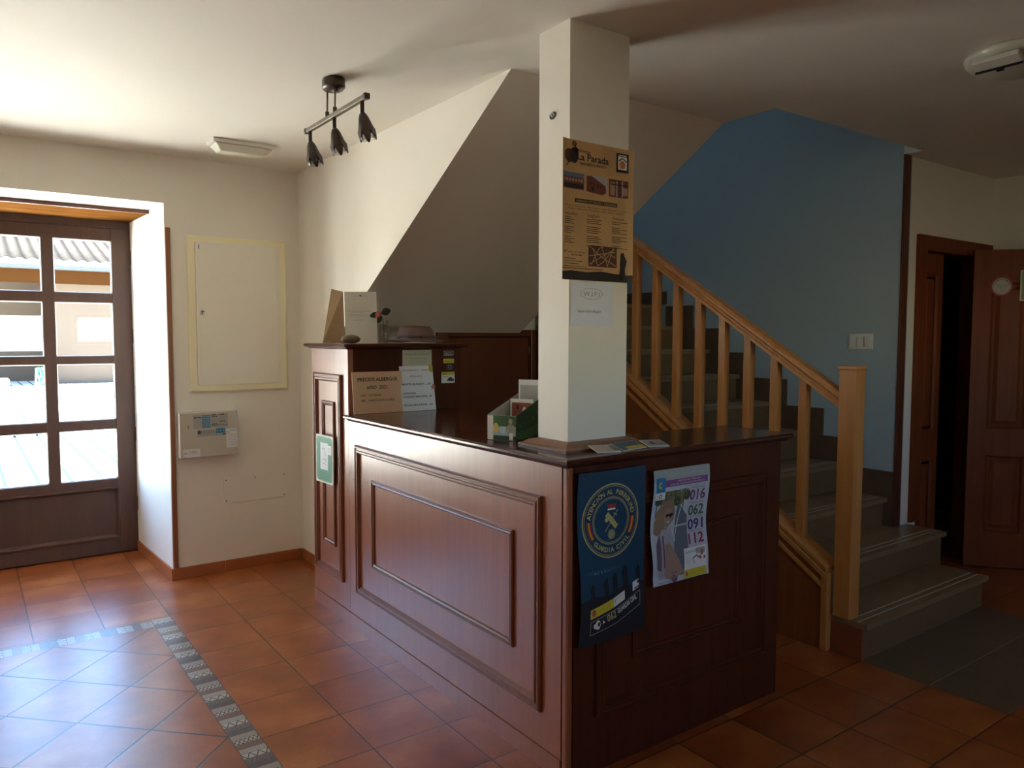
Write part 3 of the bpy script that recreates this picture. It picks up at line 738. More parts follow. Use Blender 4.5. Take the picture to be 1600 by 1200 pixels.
t = thing('flower_vase', 'slim glass vase holding a pink bloom with dark leaves on the cabinet', 'vase', (1.92, 3.90, 1.5115))
b = MB().m(VASEG); b.lathe([(0, 0), (.019, 0), (.020, .004), (.018, .05), (.019, .105), (.0175, .105), (.0165, .05), (.017, .008), (0, .008)], (1.92, 3.90, 1.5115), 24); b.build('vase', t)
b = MB().m(VASEG); b.lathe([(0, 0), (.0085, 0), (.0085, .13), (.0070, .13), (.0070, .004), (0, .004)], (1.948, 3.905, 1.5115), 16); b.build('glass_tube', t)
LG = plain('camellia_leaf', .020, .045, .018, rough=.3, var=.25); PK = plain('camellia_pink', .75, .17, .18, var=.15)
b = MB().m(plain('stem', .05, .04, .02)); b.tube([(1.925, 3.90, 1.518), (1.922, 3.90, 1.60), (1.917, 3.895, 1.645), (1.900, 3.89, 1.672)], .0018, 6); b.build('stem', t)
def leaf(c, d, w, l, nrm):
    d = Vector(d).normalized(); n_ = Vector(nrm).normalized(); s_ = d.cross(n_).normalized(); n_ = s_.cross(d)
    vs = []; fs = []; K = 8
    for i in range(K+1):
        u = i/K; ww = w*math.sin(PI*min(1, u*.92+.04))**.75; cz = -.18*l*u*u
        for q, k in ((-1, .12), (0, 0), (1, .12)): vs.append(Vector(c)+d*l*u+s_*q*ww+n_*(cz+k*ww))
    for i in range(K):
        for j in (0, 1): a = i*3+j; fs.append((a, a+1, a+4, a+3))
    b = MB().m(LG); b.add(vs, fs, smooth=True); b.build('leaf', t, solid=.0008)
leaf((1.905, 3.89, 1.678), (.8, -.1, .35), .020, .060, (0, -1, .3)); leaf((1.918, 3.89, 1.672), (.9, .1, .75), .016, .042, (0, -1, .2))
leaf((1.885, 3.885, 1.675), (-1, 0, -.25), .016, .050, (0, -1, .2)); leaf((1.898, 3.885, 1.665), (-.35, -.1, -.9), .014, .044, (0, -1, .2))
b = MB().m(PK)
for k in range(9):
    a = k*2.4; r = .004+.0016*k
    b.M = Matrix.Translation((1.875+r*.8*math.cos(a), 3.872-.003*(k < 4), 1.672+r*math.sin(a))) @ Matrix.Rotation(a, 4, 'Y')
    b.lathe([(0, -.007), (.006, -.005), (.0085, 0), (.006, .005), (0, .007)], n=10, sx=1, sy=.7)
b.build('bloom', t)

HATM = mat('mauve_felt', (.21, .135, .13), .85, var=.15, scale=40)
def hatfn(r, z, a): return (r*(1+.03*math.sin(2*a+.6)), z+(.010*math.sin(2*a+1.2)*(r/.19)**2 if r > .125 else .004*math.sin(a)*(z > .07)))
t = thing('felt_hat', 'mauve brimmed felt hat resting on top of the tall cabinet', 'hat', (2.18, 4.0, 1.513))
b = MB().m(HATM); b.lathe([(.172, .010), (.160, .0135), (.140, .016), (.124, .019), (.114, .026), (.110, .045), (.104, .070), (.096, .088), (.080, .098), (.050, .099), (.02, .092), (0, .090)], (2.18, 4.0, 1.5125), 48, fn=hatfn); b.build('body', t, solid=.003)
b = MB().m(mat('hat_band', (.12, .075, .075), .8)); b.lathe([(.1165, .027), (.1145, .042), (.1125, .042), (.1145, .027)], (2.18, 4.0, 1.5125), 48); b.build('band', t)
b = MB().m(BLACK); b.M = frame_at((2.15, 3.886, 1.545), (1, 0, 0), (0, .1, 1)); b.poly([(-.014, .002), (-.004, .008), (.012, .002), (.015, -.006), (.004, -.004)], 2, BLACK); b.build('bow', t, solid=.002)

# magazine file with leaflets beside the column
t = thing('leaflet_box', 'printed cardboard leaflet holder box standing on the counter beside the column', 'leaflet holder', (1.80, 2.5, CT+.001))
e1 = Vector((.44, -.90, 0)).normalized(); e2 = Vector((.90, .44, 0)).normalized(); o0 = Vector((1.690, 2.512, 1.1415))
def bp(u, v, z): p = o0+e1*u+e2*v; return (p.x, p.y, 1.1415+z)
GRY = plain('box_inner_grey', .48, .47, .44); LF = plain('art_green', .06, .14, .045, var=.4); SKY = plain('art_sky', .36, .47, .55, var=.2); DKG = plain('art_darkgreen', .03, .07, .03, var=.4)
W_, D_ = .130, .27
b = MB(); hs = [0, .095, .15, .168]
b.add([bp(0, 0, 0), bp(0, D_, 0), bp(0, D_, .168), bp(0, 0, .098), bp(.002, 0, 0), bp(.002, D_, 0), bp(.002, D_, .168), bp(.002, 0, .098)], [(0, 1, 2, 3), (7, 6, 5, 4), (0, 3, 7, 4), (3, 2, 6, 7), (1, 5, 6, 2)], GRY)
b.add([bp(W_, 0, 0), bp(W_, D_, 0), bp(W_, D_, .168), bp(W_, 0, .098), bp(W_-.002, 0, 0), bp(W_-.002, D_, 0), bp(W_-.002, D_, .168), bp(W_-.002, 0, .098)], [(3, 2, 1, 0), (4, 5, 6, 7), (0, 4, 7, 3), (3, 7, 6, 2)], DKG)
b.add([bp(0, D_, 0), bp(W_, D_, 0), bp(W_, D_, .168), bp(0, D_, .168), bp(0, D_-.002, 0), bp(W_, D_-.002, 0), bp(W_, D_-.002, .168), bp(0, D_-.002, .168)], [(0, 1, 2, 3), (7, 6, 5, 4), (3, 2, 6, 7)], GRY)
b.add([bp(0, 0, .001), bp(W_, 0, .001), bp(W_, D_, .001), bp(0, D_, .001)], [(0, 1, 2, 3)], GRY)
b.add([bp(0, 0, 0), bp(W_, 0, 0), bp(W_, 0, .098), bp(0, 0, .098), bp(0, .002, 0), bp(W_, .002, 0), bp(W_, .002, .098), bp(0, .002, .098)], [(0, 1, 2, 3), (7, 6, 5, 4), (3, 2, 6, 7)], SKY)
b.build('box', t)
b = MB(); b.M = frame_at(tuple(o0), tuple(e1), (0, 0, 1))
b.rect(.001, .001, .027, .096, 1, WHITE); b.rect(.027, .055, W_-.001, .097, 1, LF); b.rect(.027, .001, W_-.001, .018, 1, DKG)
b.disc(.04, .048, .012, 2, plain('art_yellow', .65, .50, .12), 14, ry=.02); b.disc(.075, .04, .022, 2, plain('art_lightblue', .50, .62, .72), 16, ry=.014)
b.disc(.105, .075, .009, 2, plain('art_skin', .40, .32, .22), 12, ry=.012); b.poly([(.090, .03), (.122, .03), (.116, .062), (.094, .062)], 2, plain('art_khaki', .38, .36, .25)); b.rect(.100, .002, .116, .030, 2, WHITE)
b.line([(.092, .06), (.085, .035)], .004, 3, plain('art_skin', .40, .32, .22)); b.line([(.118, .06), (.126, .035)], .004, 3, plain('art_skin', .40, .32, .22))
b.build('front_print', t)
b = MB(); b.M = frame_at(bp(W_, D_, .0), tuple(-e2), (0, 0, 1)); b.M = frame_at(bp(W_+.0004, 0, 0), tuple(e2), (0, 0, 1))
b.poly([(.002, .002), (D_-.002, .002), (D_-.002, .06), (.002, .03)], 1, LF)
for k in range(12): b.disc(.015+.019*k, .045+.005*k+.008*math.sin(k*2.3), .009, 2, LF if k % 2 else DKG, 9)
b.build('side_print', t)
def leaflet(name, label, u, v, z, w, h, fn):
    p = bp(u, v, z); b = MB(); b.M = frame_at(p, tuple(e1), (0, 0, 1)); b.box(0, w, 0, h, -.002, 0, PAPER); fn(b, w, h)
    return tag(b.build(name), label, 'leaflet')
RD = plain('leaflet_red', .33, .08, .06)
def lf1(b, w, h):
    b.rect(.008, .01, w-.006, h-.015, 1, RD); b.rect(.030, h*.72, .038, h*.84, 2, BLACK); b.rect(.028, h*.44, .046, h*.52, 2, BLACK); b.disc(.066, h*.60, .010, 2, PAPER, 12, ry=.03)
leaflet('red_leaflet', 'leaflet with a red brown picture standing inside the box', .018, .16, .002, .105, .150, lf1)
def lf2(b, w, h): b.rect(.008, h*.55, w-.01, h*.9, 1, GR_); b.rect(.008, h*.45, w-.01, h*.52, 1, DK)
leaflet('grey_leaflet', 'tall white and grey leaflet rising from the back of the box', .012, .245, .002, .10, .225, lf2)
# three leaflets lying by the foot of the column
def flat(name, label, cx_, cy_, rot, w, h, z, fn):
    b = MB(); b.M = Matrix.Translation((cx_, cy_, CT+.0012+h/2*math.sin(.27))) @ Matrix.Rotation(.27, 4, 'X') @ Matrix.Rotation(rot, 4, 'Z')
    b.box(-w/2, w/2, -h/2, h/2, 0, .0022, PAPER); b.M = b.M @ Matrix.Translation((0, 0, .0022)); fn(b, w, h); tag(b.build(name), label, 'leaflet', None)
def g1(b, w, h):
    b.rect(-w/2+.003, -h/2+.003, w/2-.03, h/2-.003, 1, plain('lf_rose', .50, .40, .36))
    for k in range(3): b.rect(w/2-.026+k*.008, -h/2+.008, w/2-.021+k*.008, h/2-.008, 2, plain('lf_brown', .12, .07, .06))
def g2(b, w, h): b.rect(-w/2+.002, -h/2+.002, w/2-.002, h/2-.002, 1, plain('lf_slate', .10, .14, .18)); b.rect(-w/2+.03, -h/2+.002, w/2-.002, -h/2+.026, 2, plain('lf_yellow', .55, .46, .10))
def g3(b, w, h):
    b.rect(-w/2+.004, -h/2+.004, w/2-.004, h/2-.004, 1, plain('lf_grey', .40, .38, .38))
    b.disc(-.01, 0, .012, 2, plain('lf_brown', .12, .07, .06), 12); b.rect(.005, -.015, .04, -.005, 2, plain('lf_blue', .2, .26, .4))
flat('rose_leaflet', 'pinkish leaflet lying on the counter nearest the corner', 1.848, 1.998, -.10, .105, .065, 0, g1)
flat('slate_leaflet', 'dark slate and yellow leaflet lying between the two pale ones', 1.975, 2.006, .06, .125, .068, 0, g2)
flat('photo_leaflet', 'grey picture leaflet lying on the counter right of the column', 2.100, 1.998, -.12, .10, .062, 0, g3)

# ------------------------------------------------------------------ posters
KRA = mat('poster_parchment', (.58, .35, .155), .5, var=.22, scale=9)
b = MB(); PW, PH = .343, .492
def Dp(u, v, w): return (u, v, w+.004+.008*((.05-u)/.05)**2*(u < .05)+.008*((u-.30)/.04)**2*(u > .30))
b.D = Dp; b.M = fy(1.722, 2.0995, 1.753)
b.rect(0, 0, PW, PH, 0, KRA, 16, 8); BR = plain('poster_brown', .085, .030, .018); DBR = plain('poster_black', .02, .012, .01); ORG = plain('poster_orange', .58, .20, .07)
b.rect(0, 0, PW, .028, 1, DBR, 8, 1); b.poly([(0, .028), (.05, .034), (.12, .030), (.19, .036), (.26, .030), (PW, .027)], 1, DBR); b.rect(0, .040, .20, .043, 1, BR)
b.disc(.037, .435, .026, 1, BR, 20, ry=.024); b.disc(.058, .438, .019, 2, DBR, 20, ry=.028); b.disc(.066, .456, .011, 2, DBR); b.line([(.022, .398), (.040, .425), (.066, .462), (.060, .478), (.050, .476)], .004, 3, DBR); b.ring(.058, .478, .006, .010, 3, DBR, n=16)
b.text('Albergue', .074, .452, size=.018, width=.060, mt=ORG if False else BR, L=2)
b.text('La Parada', .073, .425, size=.036, width=.150, mt=DBR, L=3, bold=.012)
b.text('BAR-RESTAURANTE', .085, .409, size=.014, width=.125, mt=BR, L=3)
b.rect(.262, .405, .322, .475, 2, DBR); b.rect(.270, .415, .314, .463, 3, PAPER); b.disc(.292, .433, .015, 4, ORG, 18); b.line([(.273, .446), (.292, .458), (.311, .446)], .004, 4, DBR); b.rect(.272, .466, .312, .469, 3, PAPER)
HB = plain('photo_house_red', .16, .04, .03); HS = plain('photo_sky', .14, .17, .26); HW = plain('photo_wall', .40, .26, .18); HL = plain('photo_pale', .42, .44, .47)
b.rect(.004, .320, .106, .378, 1, HS); b.poly([(.004, .322), (.104, .322), (.104, .360), (.004, .362)], 2, HB); b.rect(.010, .346, .100, .357, 3, HW); b.rect(.010, .324, .100, .338, 3, DBR)
for k in range(6): b.rect(.016+k*.014, .340, .020+k*.014, .362, 4, HB)
b.rect(.117, .316, .216, .378, 1, HL); b.poly([(.117, .318), (.196, .312), (.212, .322), (.210, .345), (.140, .376), (.117, .374)], 2, HB)
for k in range(4): b.rect(.133+k*.017, .345-k*.003, .139+k*.017, .355-k*.004, 3, DBR)
b.rect(.140, .322, .152, .338, 3, DBR)
b.rect(.226, .312, .322, .376, 1, HB); b.rect(.232, .318, .256, .366, 2, HW); b.rect(.262, .314, .268, .372, 3, HL); b.rect(.290, .314, .296, .372, 3, HL); b.rect(.296, .322, .318, .350, 2, HW); b.rect(.232, .356, .320, .360, 3, DBR)
b.rect(.062, .275, .268, .289, 2, DBR); b.text('ALBERGUE ACOGEDOR Y AGRADABLE', .165, .2782, size=.0105, width=.195, mt=KRA, L=4, align='C', bold=.01)
b.text('40 plazas · Habitaciones · Agua Caliente · Amplio Patio Interior · Cocina', .165, .260, size=.0075, width=.30, mt=DBR, L=2, align='C'); b.text('Taquillas · Microondas · Zona para bicicletas · Venta de credencial', .165, .250, size=.0075, width=.27, mt=DBR, L=2, align='C')
for k, (s_, u_) in enumerate((('español', .012), ('english', .118), ('français', .242))):
    b.text(s_, u_+.004, .229, size=.0155, width=.058, mt=BR, L=2)
    for j in range(15):
        if (j+k) % 5 == 4: continue
        b.rect(u_, .219-j*.0068, u_+[.035, .075, .08, .05, .062, .045][(j*3+k) % 6]*.95, .2212-j*.0068, 2, DBR)
b.rect(.128, .052, .268, .128, 2, BR); PL = plain('poster_map', .52, .32, .16)
for q in ([(.132, .125), (.19, .09), (.264, .058)], [(.14, .056), (.18, .12), (.20, .126)], [(.132, .09), (.26, .11)], [(.22, .054), (.25, .126)], [(.15, .118), (.172, .056), (.2, .07), (.23, .1), (.262, .09)], [(.19, .126), (.21, .09), (.22, .056)], [(.132, .06), (.26, .122)]): b.line(q, .0028, 3, PL)
b.disc(.015, .100, .006, 2, BR, 3); b.text('Teléfono de Albergue', .025, .097, size=.008, width=.09, mt=DBR, L=2); b.text('987 057 884', .048, .086, size=.008, width=.05, mt=DBR, L=2, bold=.02)
for j, wd in enumerate((.06, .09, .075, .11)): b.rect(.008, .075-j*.009, .008+wd, .077-j*.009, 2, DBR)
b.disc(.297, .098, .010, 3, DBR, 14, ry=.013); b.poly([(.284, .060), (.288, .095), (.308, .097), (.318, .080), (.312, .055)], 3, DBR); b.poly([(.286, .060), (.280, .010), (.286, .010), (.297, .045), (.306, .010), (.312, .010), (.310, .062)], 3, DBR)
tag(b.build('hostel_poster'), 'parchment coloured La Parada hostel poster with three photos on the column', 'poster')

b = MB(); b.M = fy(1.768, 2.0985, 1.588); LP = plain('lavender_paper', .80, .83, .93); b.D = lambda u, v, w: (u, v, w+.003*math.sin(PI*v/.16))
b.rect(.0, .0, .207, .158, 0, LP, 4, 4); PEN = plain('pen_line', .30, .30, .38)
cl = []
for k in range(26):
    a = 2*PI*k/25; r = 1+.10*math.cos(a*9); cl.append((.100+.052*r*math.cos(a), .118+.020*r*math.sin(a)))
b.line(cl, .0012, 1, PEN); b.text('W.I.F.I', .100, .109, size=.024, width=.078, mt=PEN, L=1, align='C'); b.text('laparadarefugio', .035, .050, size=.015, width=.110, mt=plain('pen_dark', .10, .10, .16), L=1)
tag(b.build('wifi_note'), 'white sheet with handwritten WIFI note on the column under the poster', 'note')

NAVY = mat('poster_navy', (.008, .055, .115), .4, var=.25, scale=3); GOLD = plain('poster_gold', .52, .44, .17); GOLD2 = plain('poster_gold_dim', .36, .33, .17); NB = plain('poster_night', .006, .010, .018)
b = MB(); PW, PH = .318, .604
def D1(u, v, w): return (u+.006*math.sin(v*9), v+.012*(u/PW)*(v < .12)*0, w+.006+.006*math.sin(v*11+u*6)+.006*math.sin(u*14)*(1 if v < .25 else .4))
b.D = D1; b.M = fy(1.676, 1.9405, .484)
b.rect(0, 0, PW, PH, 0, NAVY, 10, 20); b.rect(0, 0, PW, .155, 1, NB, 8, 5); b.poly([(0, .155), (.06, .168), (.12, .162), (.2, .178), (.26, .172), (PW, .180), (PW, .155)], 1, NB)
for (u_, s_) in ((.052, .85), (.115, .95), (.160, 1.1), (.215, 1.35), (.285, 1.05)):
    v_ = .160+u_*.06
    b.disc(u_, v_+.052*s_, .0075*s_, 2, NB, 12); b.poly([(u_-.012*s_, v_+.022*s_), (u_+.010*s_, v_+.022*s_), (u_+.009*s_, v_+.048*s_), (u_-.004*s_, v_+.052*s_), (u_-.014*s_, v_+.046*s_)], 2, NB)
    b.poly([(u_-.009*s_, v_+.026*s_), (u_-.012*s_, v_-.004), (u_-.006*s_, v_-.004), (u_, v_+.018*s_), (u_+.007*s_, v_-.004), (u_+.012*s_, v_-.004), (u_+.009*s_, v_+.026*s_)], 2, NB)
cu_, cv_ = .152, .424
b.ring(cu_, cv_, .128, .133, 2, GOLD); b.ring(cu_, cv_, .122, .1245, 2, GOLD2); b.ring(cu_, cv_, .082, .086, 2, GOLD2); b.ring(cu_, cv_, .0775, .0790, 2, GOLD)
b.arctext('ATENCIÓN AL PEREGRINO', cu_, cv_, .0955, .0235, math.radians(172), math.radians(10), GOLD, 2, bold=.03)
b.arctext('GUARDIA CIVIL', cu_, cv_, .1130, .0235, math.radians(222), math.radians(322), GOLD, 2, inside=True, bold=.03)
RED = plain('flag_red', .45, .03, .02); FY = plain('flag_yellow', .62, .42, .03)
for a0, a1 in ((178, 214), (-32, 2)):
    b.ring(cu_, cv_, .093, .112, 2, RED, math.radians(a0), math.radians(a1), 16); b.ring(cu_, cv_, .0995, .1055, 3, FY, math.radians(a0), math.radians(a1), 16)
b.disc(cu_, cv_+.050, .018, 3, RED, 18, ry=.009); b.rect(cu_-.018, cv_+.038, cu_+.018, cv_+.044, 4, PAPER)
for k in range(-2, 3): b.disc(cu_+k*.0085, cv_+.055, .0045, 4, RED, 10)
b.line([(cu_+.030, cv_+.035), (cu_-.028, cv_-.038)], .004, 3, GOLD2); b.line([(cu_+.010, cv_+.026), (cu_+.027, cv_+.016)], .004, 3, GOLD2)
b.line([(cu_-.022, cv_+.026), (cu_+.026, cv_-.026)], .019, 4, GOLD); b.disc(cu_-.022, cv_+.004, .008, 4, GOLD, 14)
for k in range(12):
    a = 2*PI*k/12; b.line([(cu_+.002, cv_-.050), (cu_+.002+.018*math.cos(a), cv_-.050+.018*math.sin(a))], .006, 3, GOLD2)
b.disc(cu_+.002, cv_-.050, .009, 4, GOLD2, 14)
b.poly([(.042, .092), (.150, .115), (.150, .148), (.042, .125)], 2, YEL); b.poly([(.150, .115), (.208, .131), (.208, .164), (.150, .148)], 2, PAPER); b.disc(.057, .113, .009, 3, INKR, 12, ry=.013)
b.text('GOBIERNO  DE ESPAÑA', .074, .113, size=.008, width=.062, mt=plain('mustard', .42, .33, .02), L=3, rot=.2); b.line([(.160, .128), (.156, .136), (.160, .144)], .002, 3, DK)
b.poly([(.253, .149), (.288, .158), (.288, .190), (.253, .181)], 2, LP); b.poly([(.262, .154), (.288, .160), (.288, .166), (.262, .160)], 3, plain('lf_wine', .2, .05, .1))
b.line([(.044, .036), (.170, .058), (.292, .096), (.292, .146), (.170, .108), (.044, .082), (.044, .036)], .0025, 2, plain('outline_grey', .35, .34, .30))
b.disc(.076, .068, .013, 3, PAPER, 6, ry=.018); b.disc(.066, .066, .010, 3, PAPER, 10); b.disc(.080, .070, .006, 4, NB, 10, ry=.008); b.poly([(.098, .066), (.108, .073), (.098, .081)], 3, PAPER)
b.text('062', .120, .070, size=.036, width=.045, mt=GOLD, L=3, rot=.22, bold=.02); b.text('GUARDIA CIVIL', .172, .088, size=.024, width=.108, mt=PAPER, L=3, rot=.30, bold=.02)
tag(b.build('pilgrim_service_poster'), 'dark blue ATENCIÓN AL PEREGRINO poster with gold round crest on the counter end', 'poster')

b = MB(); PW, PH = .300, .430
def D2(u, v, w): return (u+.004*math.sin(v*22), v+.02*(v/PH)*0, w+.008+.005*math.sin(v*17+1)+.006*((u-.27)/.03)**2*(u > .27)+.006*(.03-v)/.03*(v < .03))
b.D = D2; b.M = fy(2.026, 1.9405, .632)
LB = plain('p_lightblue', .50, .56, .66); b.rect(0, 0, PW, PH, 0, LB, 10, 14)
b.rect(.012, .02, .195, .345, 1, plain('p_sky', .46, .55, .62)); OL_ = plain('p_olive', .20, .19, .08, var=.5); OD = plain('p_olive_dark', .07, .08, .05, var=.5)
for k in range(10): b.disc(.03+.017*k, .315+.016*math.sin(k*1.7), .020, 2, OL_ if k % 3 else OD, 10)
b.rect(.012, .30, .195, .345, 1, OL_)
for k in range(7): b.rect(.02+.024*k, .255, .024+.024*k, .345, 3, OD)
b.poly([(.105, .02), (.195, .02), (.195, .24), (.150, .285), (.135, .285)], 3, plain('p_asphalt', .13, .155, .19)); b.line([(.155, .275), (.138, .210), (.120, .150)], .003, 4, PAPER); b.rect(.10, .205, .195, .212, 4, plain('p_pale', .45, .48, .5))
HAIR = plain('p_hair', .27, .18, .11, var=.5); SK = plain('p_skin', .36, .23, .18)
for (u_, v_, r_) in ((.060, .255, .038), (.045, .225, .030), (.085, .280, .034), (.035, .205, .022), (.105, .262, .022), (.108, .240, .014), (.070, .230, .030)): b.disc(u_, v_, r_, 4, HAIR, 14)
b.disc(.090, .248, .024, 5, SK, 18, ry=.034); b.poly([(.074, .258), (.115, .262), (.113, .250), (.100, .244), (.092, .252), (.080, .246)], 6, BLACK); b.line([(.084, .229), (.098, .230)], .003, 6, PAPER)
SH_ = plain('p_shirt', .40, .38, .44, var=.3); PLU = plain('p_plum', .16, .09, .14)
b.poly([(.028, .020), (.022, .130), (.040, .190), (.075, .215), (.105, .205), (.120, .160), (.115, .10), (.125, .02)], 4, SH_); b.poly([(.020, .06), (.024, .15), (.045, .19), (.050, .14), (.042, .05)], 5, PLU); b.line([(.062, .18), (.060, .06)], .008, 5, PLU)
b.poly([(.070, .145), (.095, .150), (.135, .085), (.165, .030), (.100, .010), (.062, .020)], 5, SK); b.disc(.112, .020, .02, 5, PLU, 10)
b.rect(.0, .385, PW, PH, 1, plain('p_top', .38, .42, .42)); b.rect(.012, .345, .060, .400, 3, plain('p_azure', .02, .22, .48)); b.ring(.036, .372, .006, .013, 4, YEL, 1.2, 5.2, 14)
b.rect(.060, .362, .292, .388, 2, plain('p_purple', .24, .08, .27)); b.text('CENTRO DE ATENCIÓN', .19, .378, size=.008, width=.13, mt=PAPER, L=3, align='C'); b.text('PARA EL CAMINO DE SANTIAGO', .18, .367, size=.008, width=.19, mt=PAPER, L=3, align='C')
b.text('TELÉFONOS DE INTERÉS', .175, .400, size=.016, width=.20, mt=plain('p_pale', .45, .48, .5), L=3, align='C', bold=.02); b.rect(.012, .318, .060, .345, 3, PAPER); b.ring(.035, .331, .005, .008, 4, INKB, n=16)
b.text('Información', .068, .341, size=.010, width=.075, mt=INKB, L=3); b.text('Subdelegación', .068, .326, size=.010, width=.085, mt=INKB, L=3); b.rect(.175, .085, .290, .362, 1, plain('p_lav', .50, .50, .58))
for s_, v_, c_ in (('016', .298, (.12, .03, .12)), ('062', .238, (.02, .12, .05)), ('091', .183, (.03, .03, .15)), ('112', .128, (.30, .02, .06))):
    b.text(s_, .200, v_, size=.056, width=.085, mt=plain('p_num'+s_, *c_), L=3, bold=.02); b.text('Teléfono de ayuda', .203, v_+.046, size=.007, width=.075, mt=INKB, L=3)
b.rect(.168, .030, .290, .115, 4, PAPER); b.text('ALERTCOPS', .175, .094, size=.013, width=.07, mt=INKB, L=5); b.rect(.235, .085, .285, .108, 5, GR_)
for k in range(4): b.rect(.175, .082-k*.008, .205, .0835-k*.008, 5, GR_)
b.line([(.215, .072), (.235, .080), (.250, .070), (.262, .082)], .004, 6, BLACK); b.disc(.268, .090, .008, 6, INKR, 10, ry=.012); b.disc(.258, .068, .006, 6, INKR, 8); b.disc(.280, .068, .006, 6, INKR, 8); b.line([(.215, .072), (.222, .050)], .003, 6, BLACK)
b.rect(.166, .002, .290, .032, 4, YEL); b.disc(.180, .017, .006, 5, INKR, 10, ry=.009); b.text('GOBIERNO', .192, .014, size=.008, width=.04, mt=plain('mustard', .42, .33, .02), L=5); b.text('DE ESPAÑA', .238, .014, size=.008, width=.042, mt=plain('mustard', .42, .33, .02), L=5)
b.text('www.caminodesantiago', .02, .006, size=.009, width=.11, mt=INKB, L=6)
tag(b.build('helpline_poster'), 'creased poster with curly haired person in sunglasses and numbers 016, 062, 091, 112', 'poster')

# ================================================================== STAIRS
RZ, RG, N0 = .1815, .285, 1.89
t = thing('staircase', 'brown stone staircase rising behind the counter beside a wooden balustrade', 'staircase', (4.07, 1.9, 0))
for k in range(1, 11):
    y0 = N0+RG*(k-1); z = RZ*k; xr = {1: 4.745, 2: 4.85}.get(k, XB-.002); x0 = 3.45
    y1 = y0+RG+.06 if k < 10 else YF-.002
    if k == 2: y1 = min(y1, YD-.016)
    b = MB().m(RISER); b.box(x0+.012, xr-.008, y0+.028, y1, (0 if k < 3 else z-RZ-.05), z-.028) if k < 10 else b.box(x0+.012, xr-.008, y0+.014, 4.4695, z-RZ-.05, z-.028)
    if k < 3: b.box(x0, x0+.012, y0+.026, y0+.028+RG if k == 1 else y1, 0 if k == 1 else RZ, z-.03, BRICKT)
    st = b.build('step', t)
    if k == 2:
        b2 = MB().m(RISER); b2.box(x0+.012, XB-.004, y1, y0+RG+.06, 0, z-.028); b2.m(STONE); b2.box(x0, XB-.004, y1, y0+RG+.06, z-.028, z); b2.build('step_back', t)
    b = MB().m(STONE); b.box(x0-.004, xr, y0, y1, z-.028, z); b.m(STONEL)
    for q in (.045, .085): b.box(x0+.0, xr-.03, y0+q, y0+q+.009, z-.001, z+.0015)
    b.build('tread', st, bevel=.004)
b = MB().m(mat('stair_skirting', (.13, .075, .045), .35, var=.25, scale=10))
for k in range(3, 10):
    y0 = N0+RG*(k-1)-.115; z = RZ*k
    b.box(XB-.012, XB, max(y0, YD), y0+RG, z-RZ+.001, z+.165)
b.box(XB-.012, XB, N0+RG*9-.115, YF, RZ*10, RZ*10+.105)
b.build('wall_skirting', t)
# closed side panel
cap = lambda y: .60+.64*(y-2.37)
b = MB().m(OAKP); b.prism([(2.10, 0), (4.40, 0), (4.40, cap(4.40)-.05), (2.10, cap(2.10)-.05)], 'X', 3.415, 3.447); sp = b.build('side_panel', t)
b = MB().m(OAK); b.prism([(2.085, cap(2.085)-.028), (4.40, cap(4.40)-.028), (4.40, cap(4.40)), (2.085, cap(2.085))], 'X', 3.412, 3.53); b.build('string_cap', t, bevel=.005)
b = MB().m(OAK); b.prism([(2.085, cap(2.085)-.12), (4.40, cap(4.40)-.12), (4.40, cap(4.40)-.095), (2.085, cap(2.085)-.095)], 'X', 3.404, 3.416); b.prism([(2.085, cap(2.085)-.06), (4.40, cap(4.40)-.06), (4.40, cap(4.40)-.03), (2.085, cap(2.085)-.03)], 'X', 3.402, 3.416); b.build('string_moulding', t, bevel=.003)
b = MB().m(OAK); b.box(3.405, 3.447, 2.075, 2.11, 0, cap(2.09)-.03); b.build('end_board', t, bevel=.003)
t = thing('stair_railing', 'orange brown wooden balustrade with square newel post and slanted handrail', 'railing', (3.47, 2.02, .182))
b = MB().m(OAK); b.box(3.43, 3.515, 1.972, 2.058, .183, 1.395); b.box(3.425, 3.520, 1.967, 2.063, 1.395, 1.412); b.build('newel_post', t, bevel=.003)
hr = lambda y: 1.30+.625*(y-2.109)
b = MB().m(OAK); vs = []; prof = [(-.035, -.050), (.035, -.050), (.035, -.035), (.026, -.030), (.026, -.022), (.037, -.012), (.037, 0), (.026, .012), (-.026, .012), (-.037, 0), (-.037, -.012), (-.026, -.022), (-.026, -.030), (-.035, -.035)]
for y_ in (2.058, 4.475): vs += [(3.472+p[0], y_, hr(y_)+p[1]*1.25) for p in prof]
n = len(prof); b.add(vs, [tuple(range(n)), tuple(range(n, 2*n))[::-1]]+[(i, i+n, (i+1) % n+n, (i+1) % n) for i in range(n)]); b.build('handrail', t, bevel=.002)
b0 = None
for k in range(13):
    y_ = 2.268+.1712*k
    b = MB().m(OAK); zb = cap(y_)
    b.prism([(y_-.022, cap(y_-.022)+.001), (y_+.022, cap(y_+.022)+.001), (y_+.022, hr(y_+.022)-.064), (y_-.022, hr(y_-.022)-.064)], 'X', 3.45, 3.494)
    b.build('baluster', t, bevel=.002)
b = MB().m(OAK); b.box(3.452, 3.532, 4.475, 4.555, RZ*10+.001, 2.95); b.build('newel_post', t, bevel=.003)

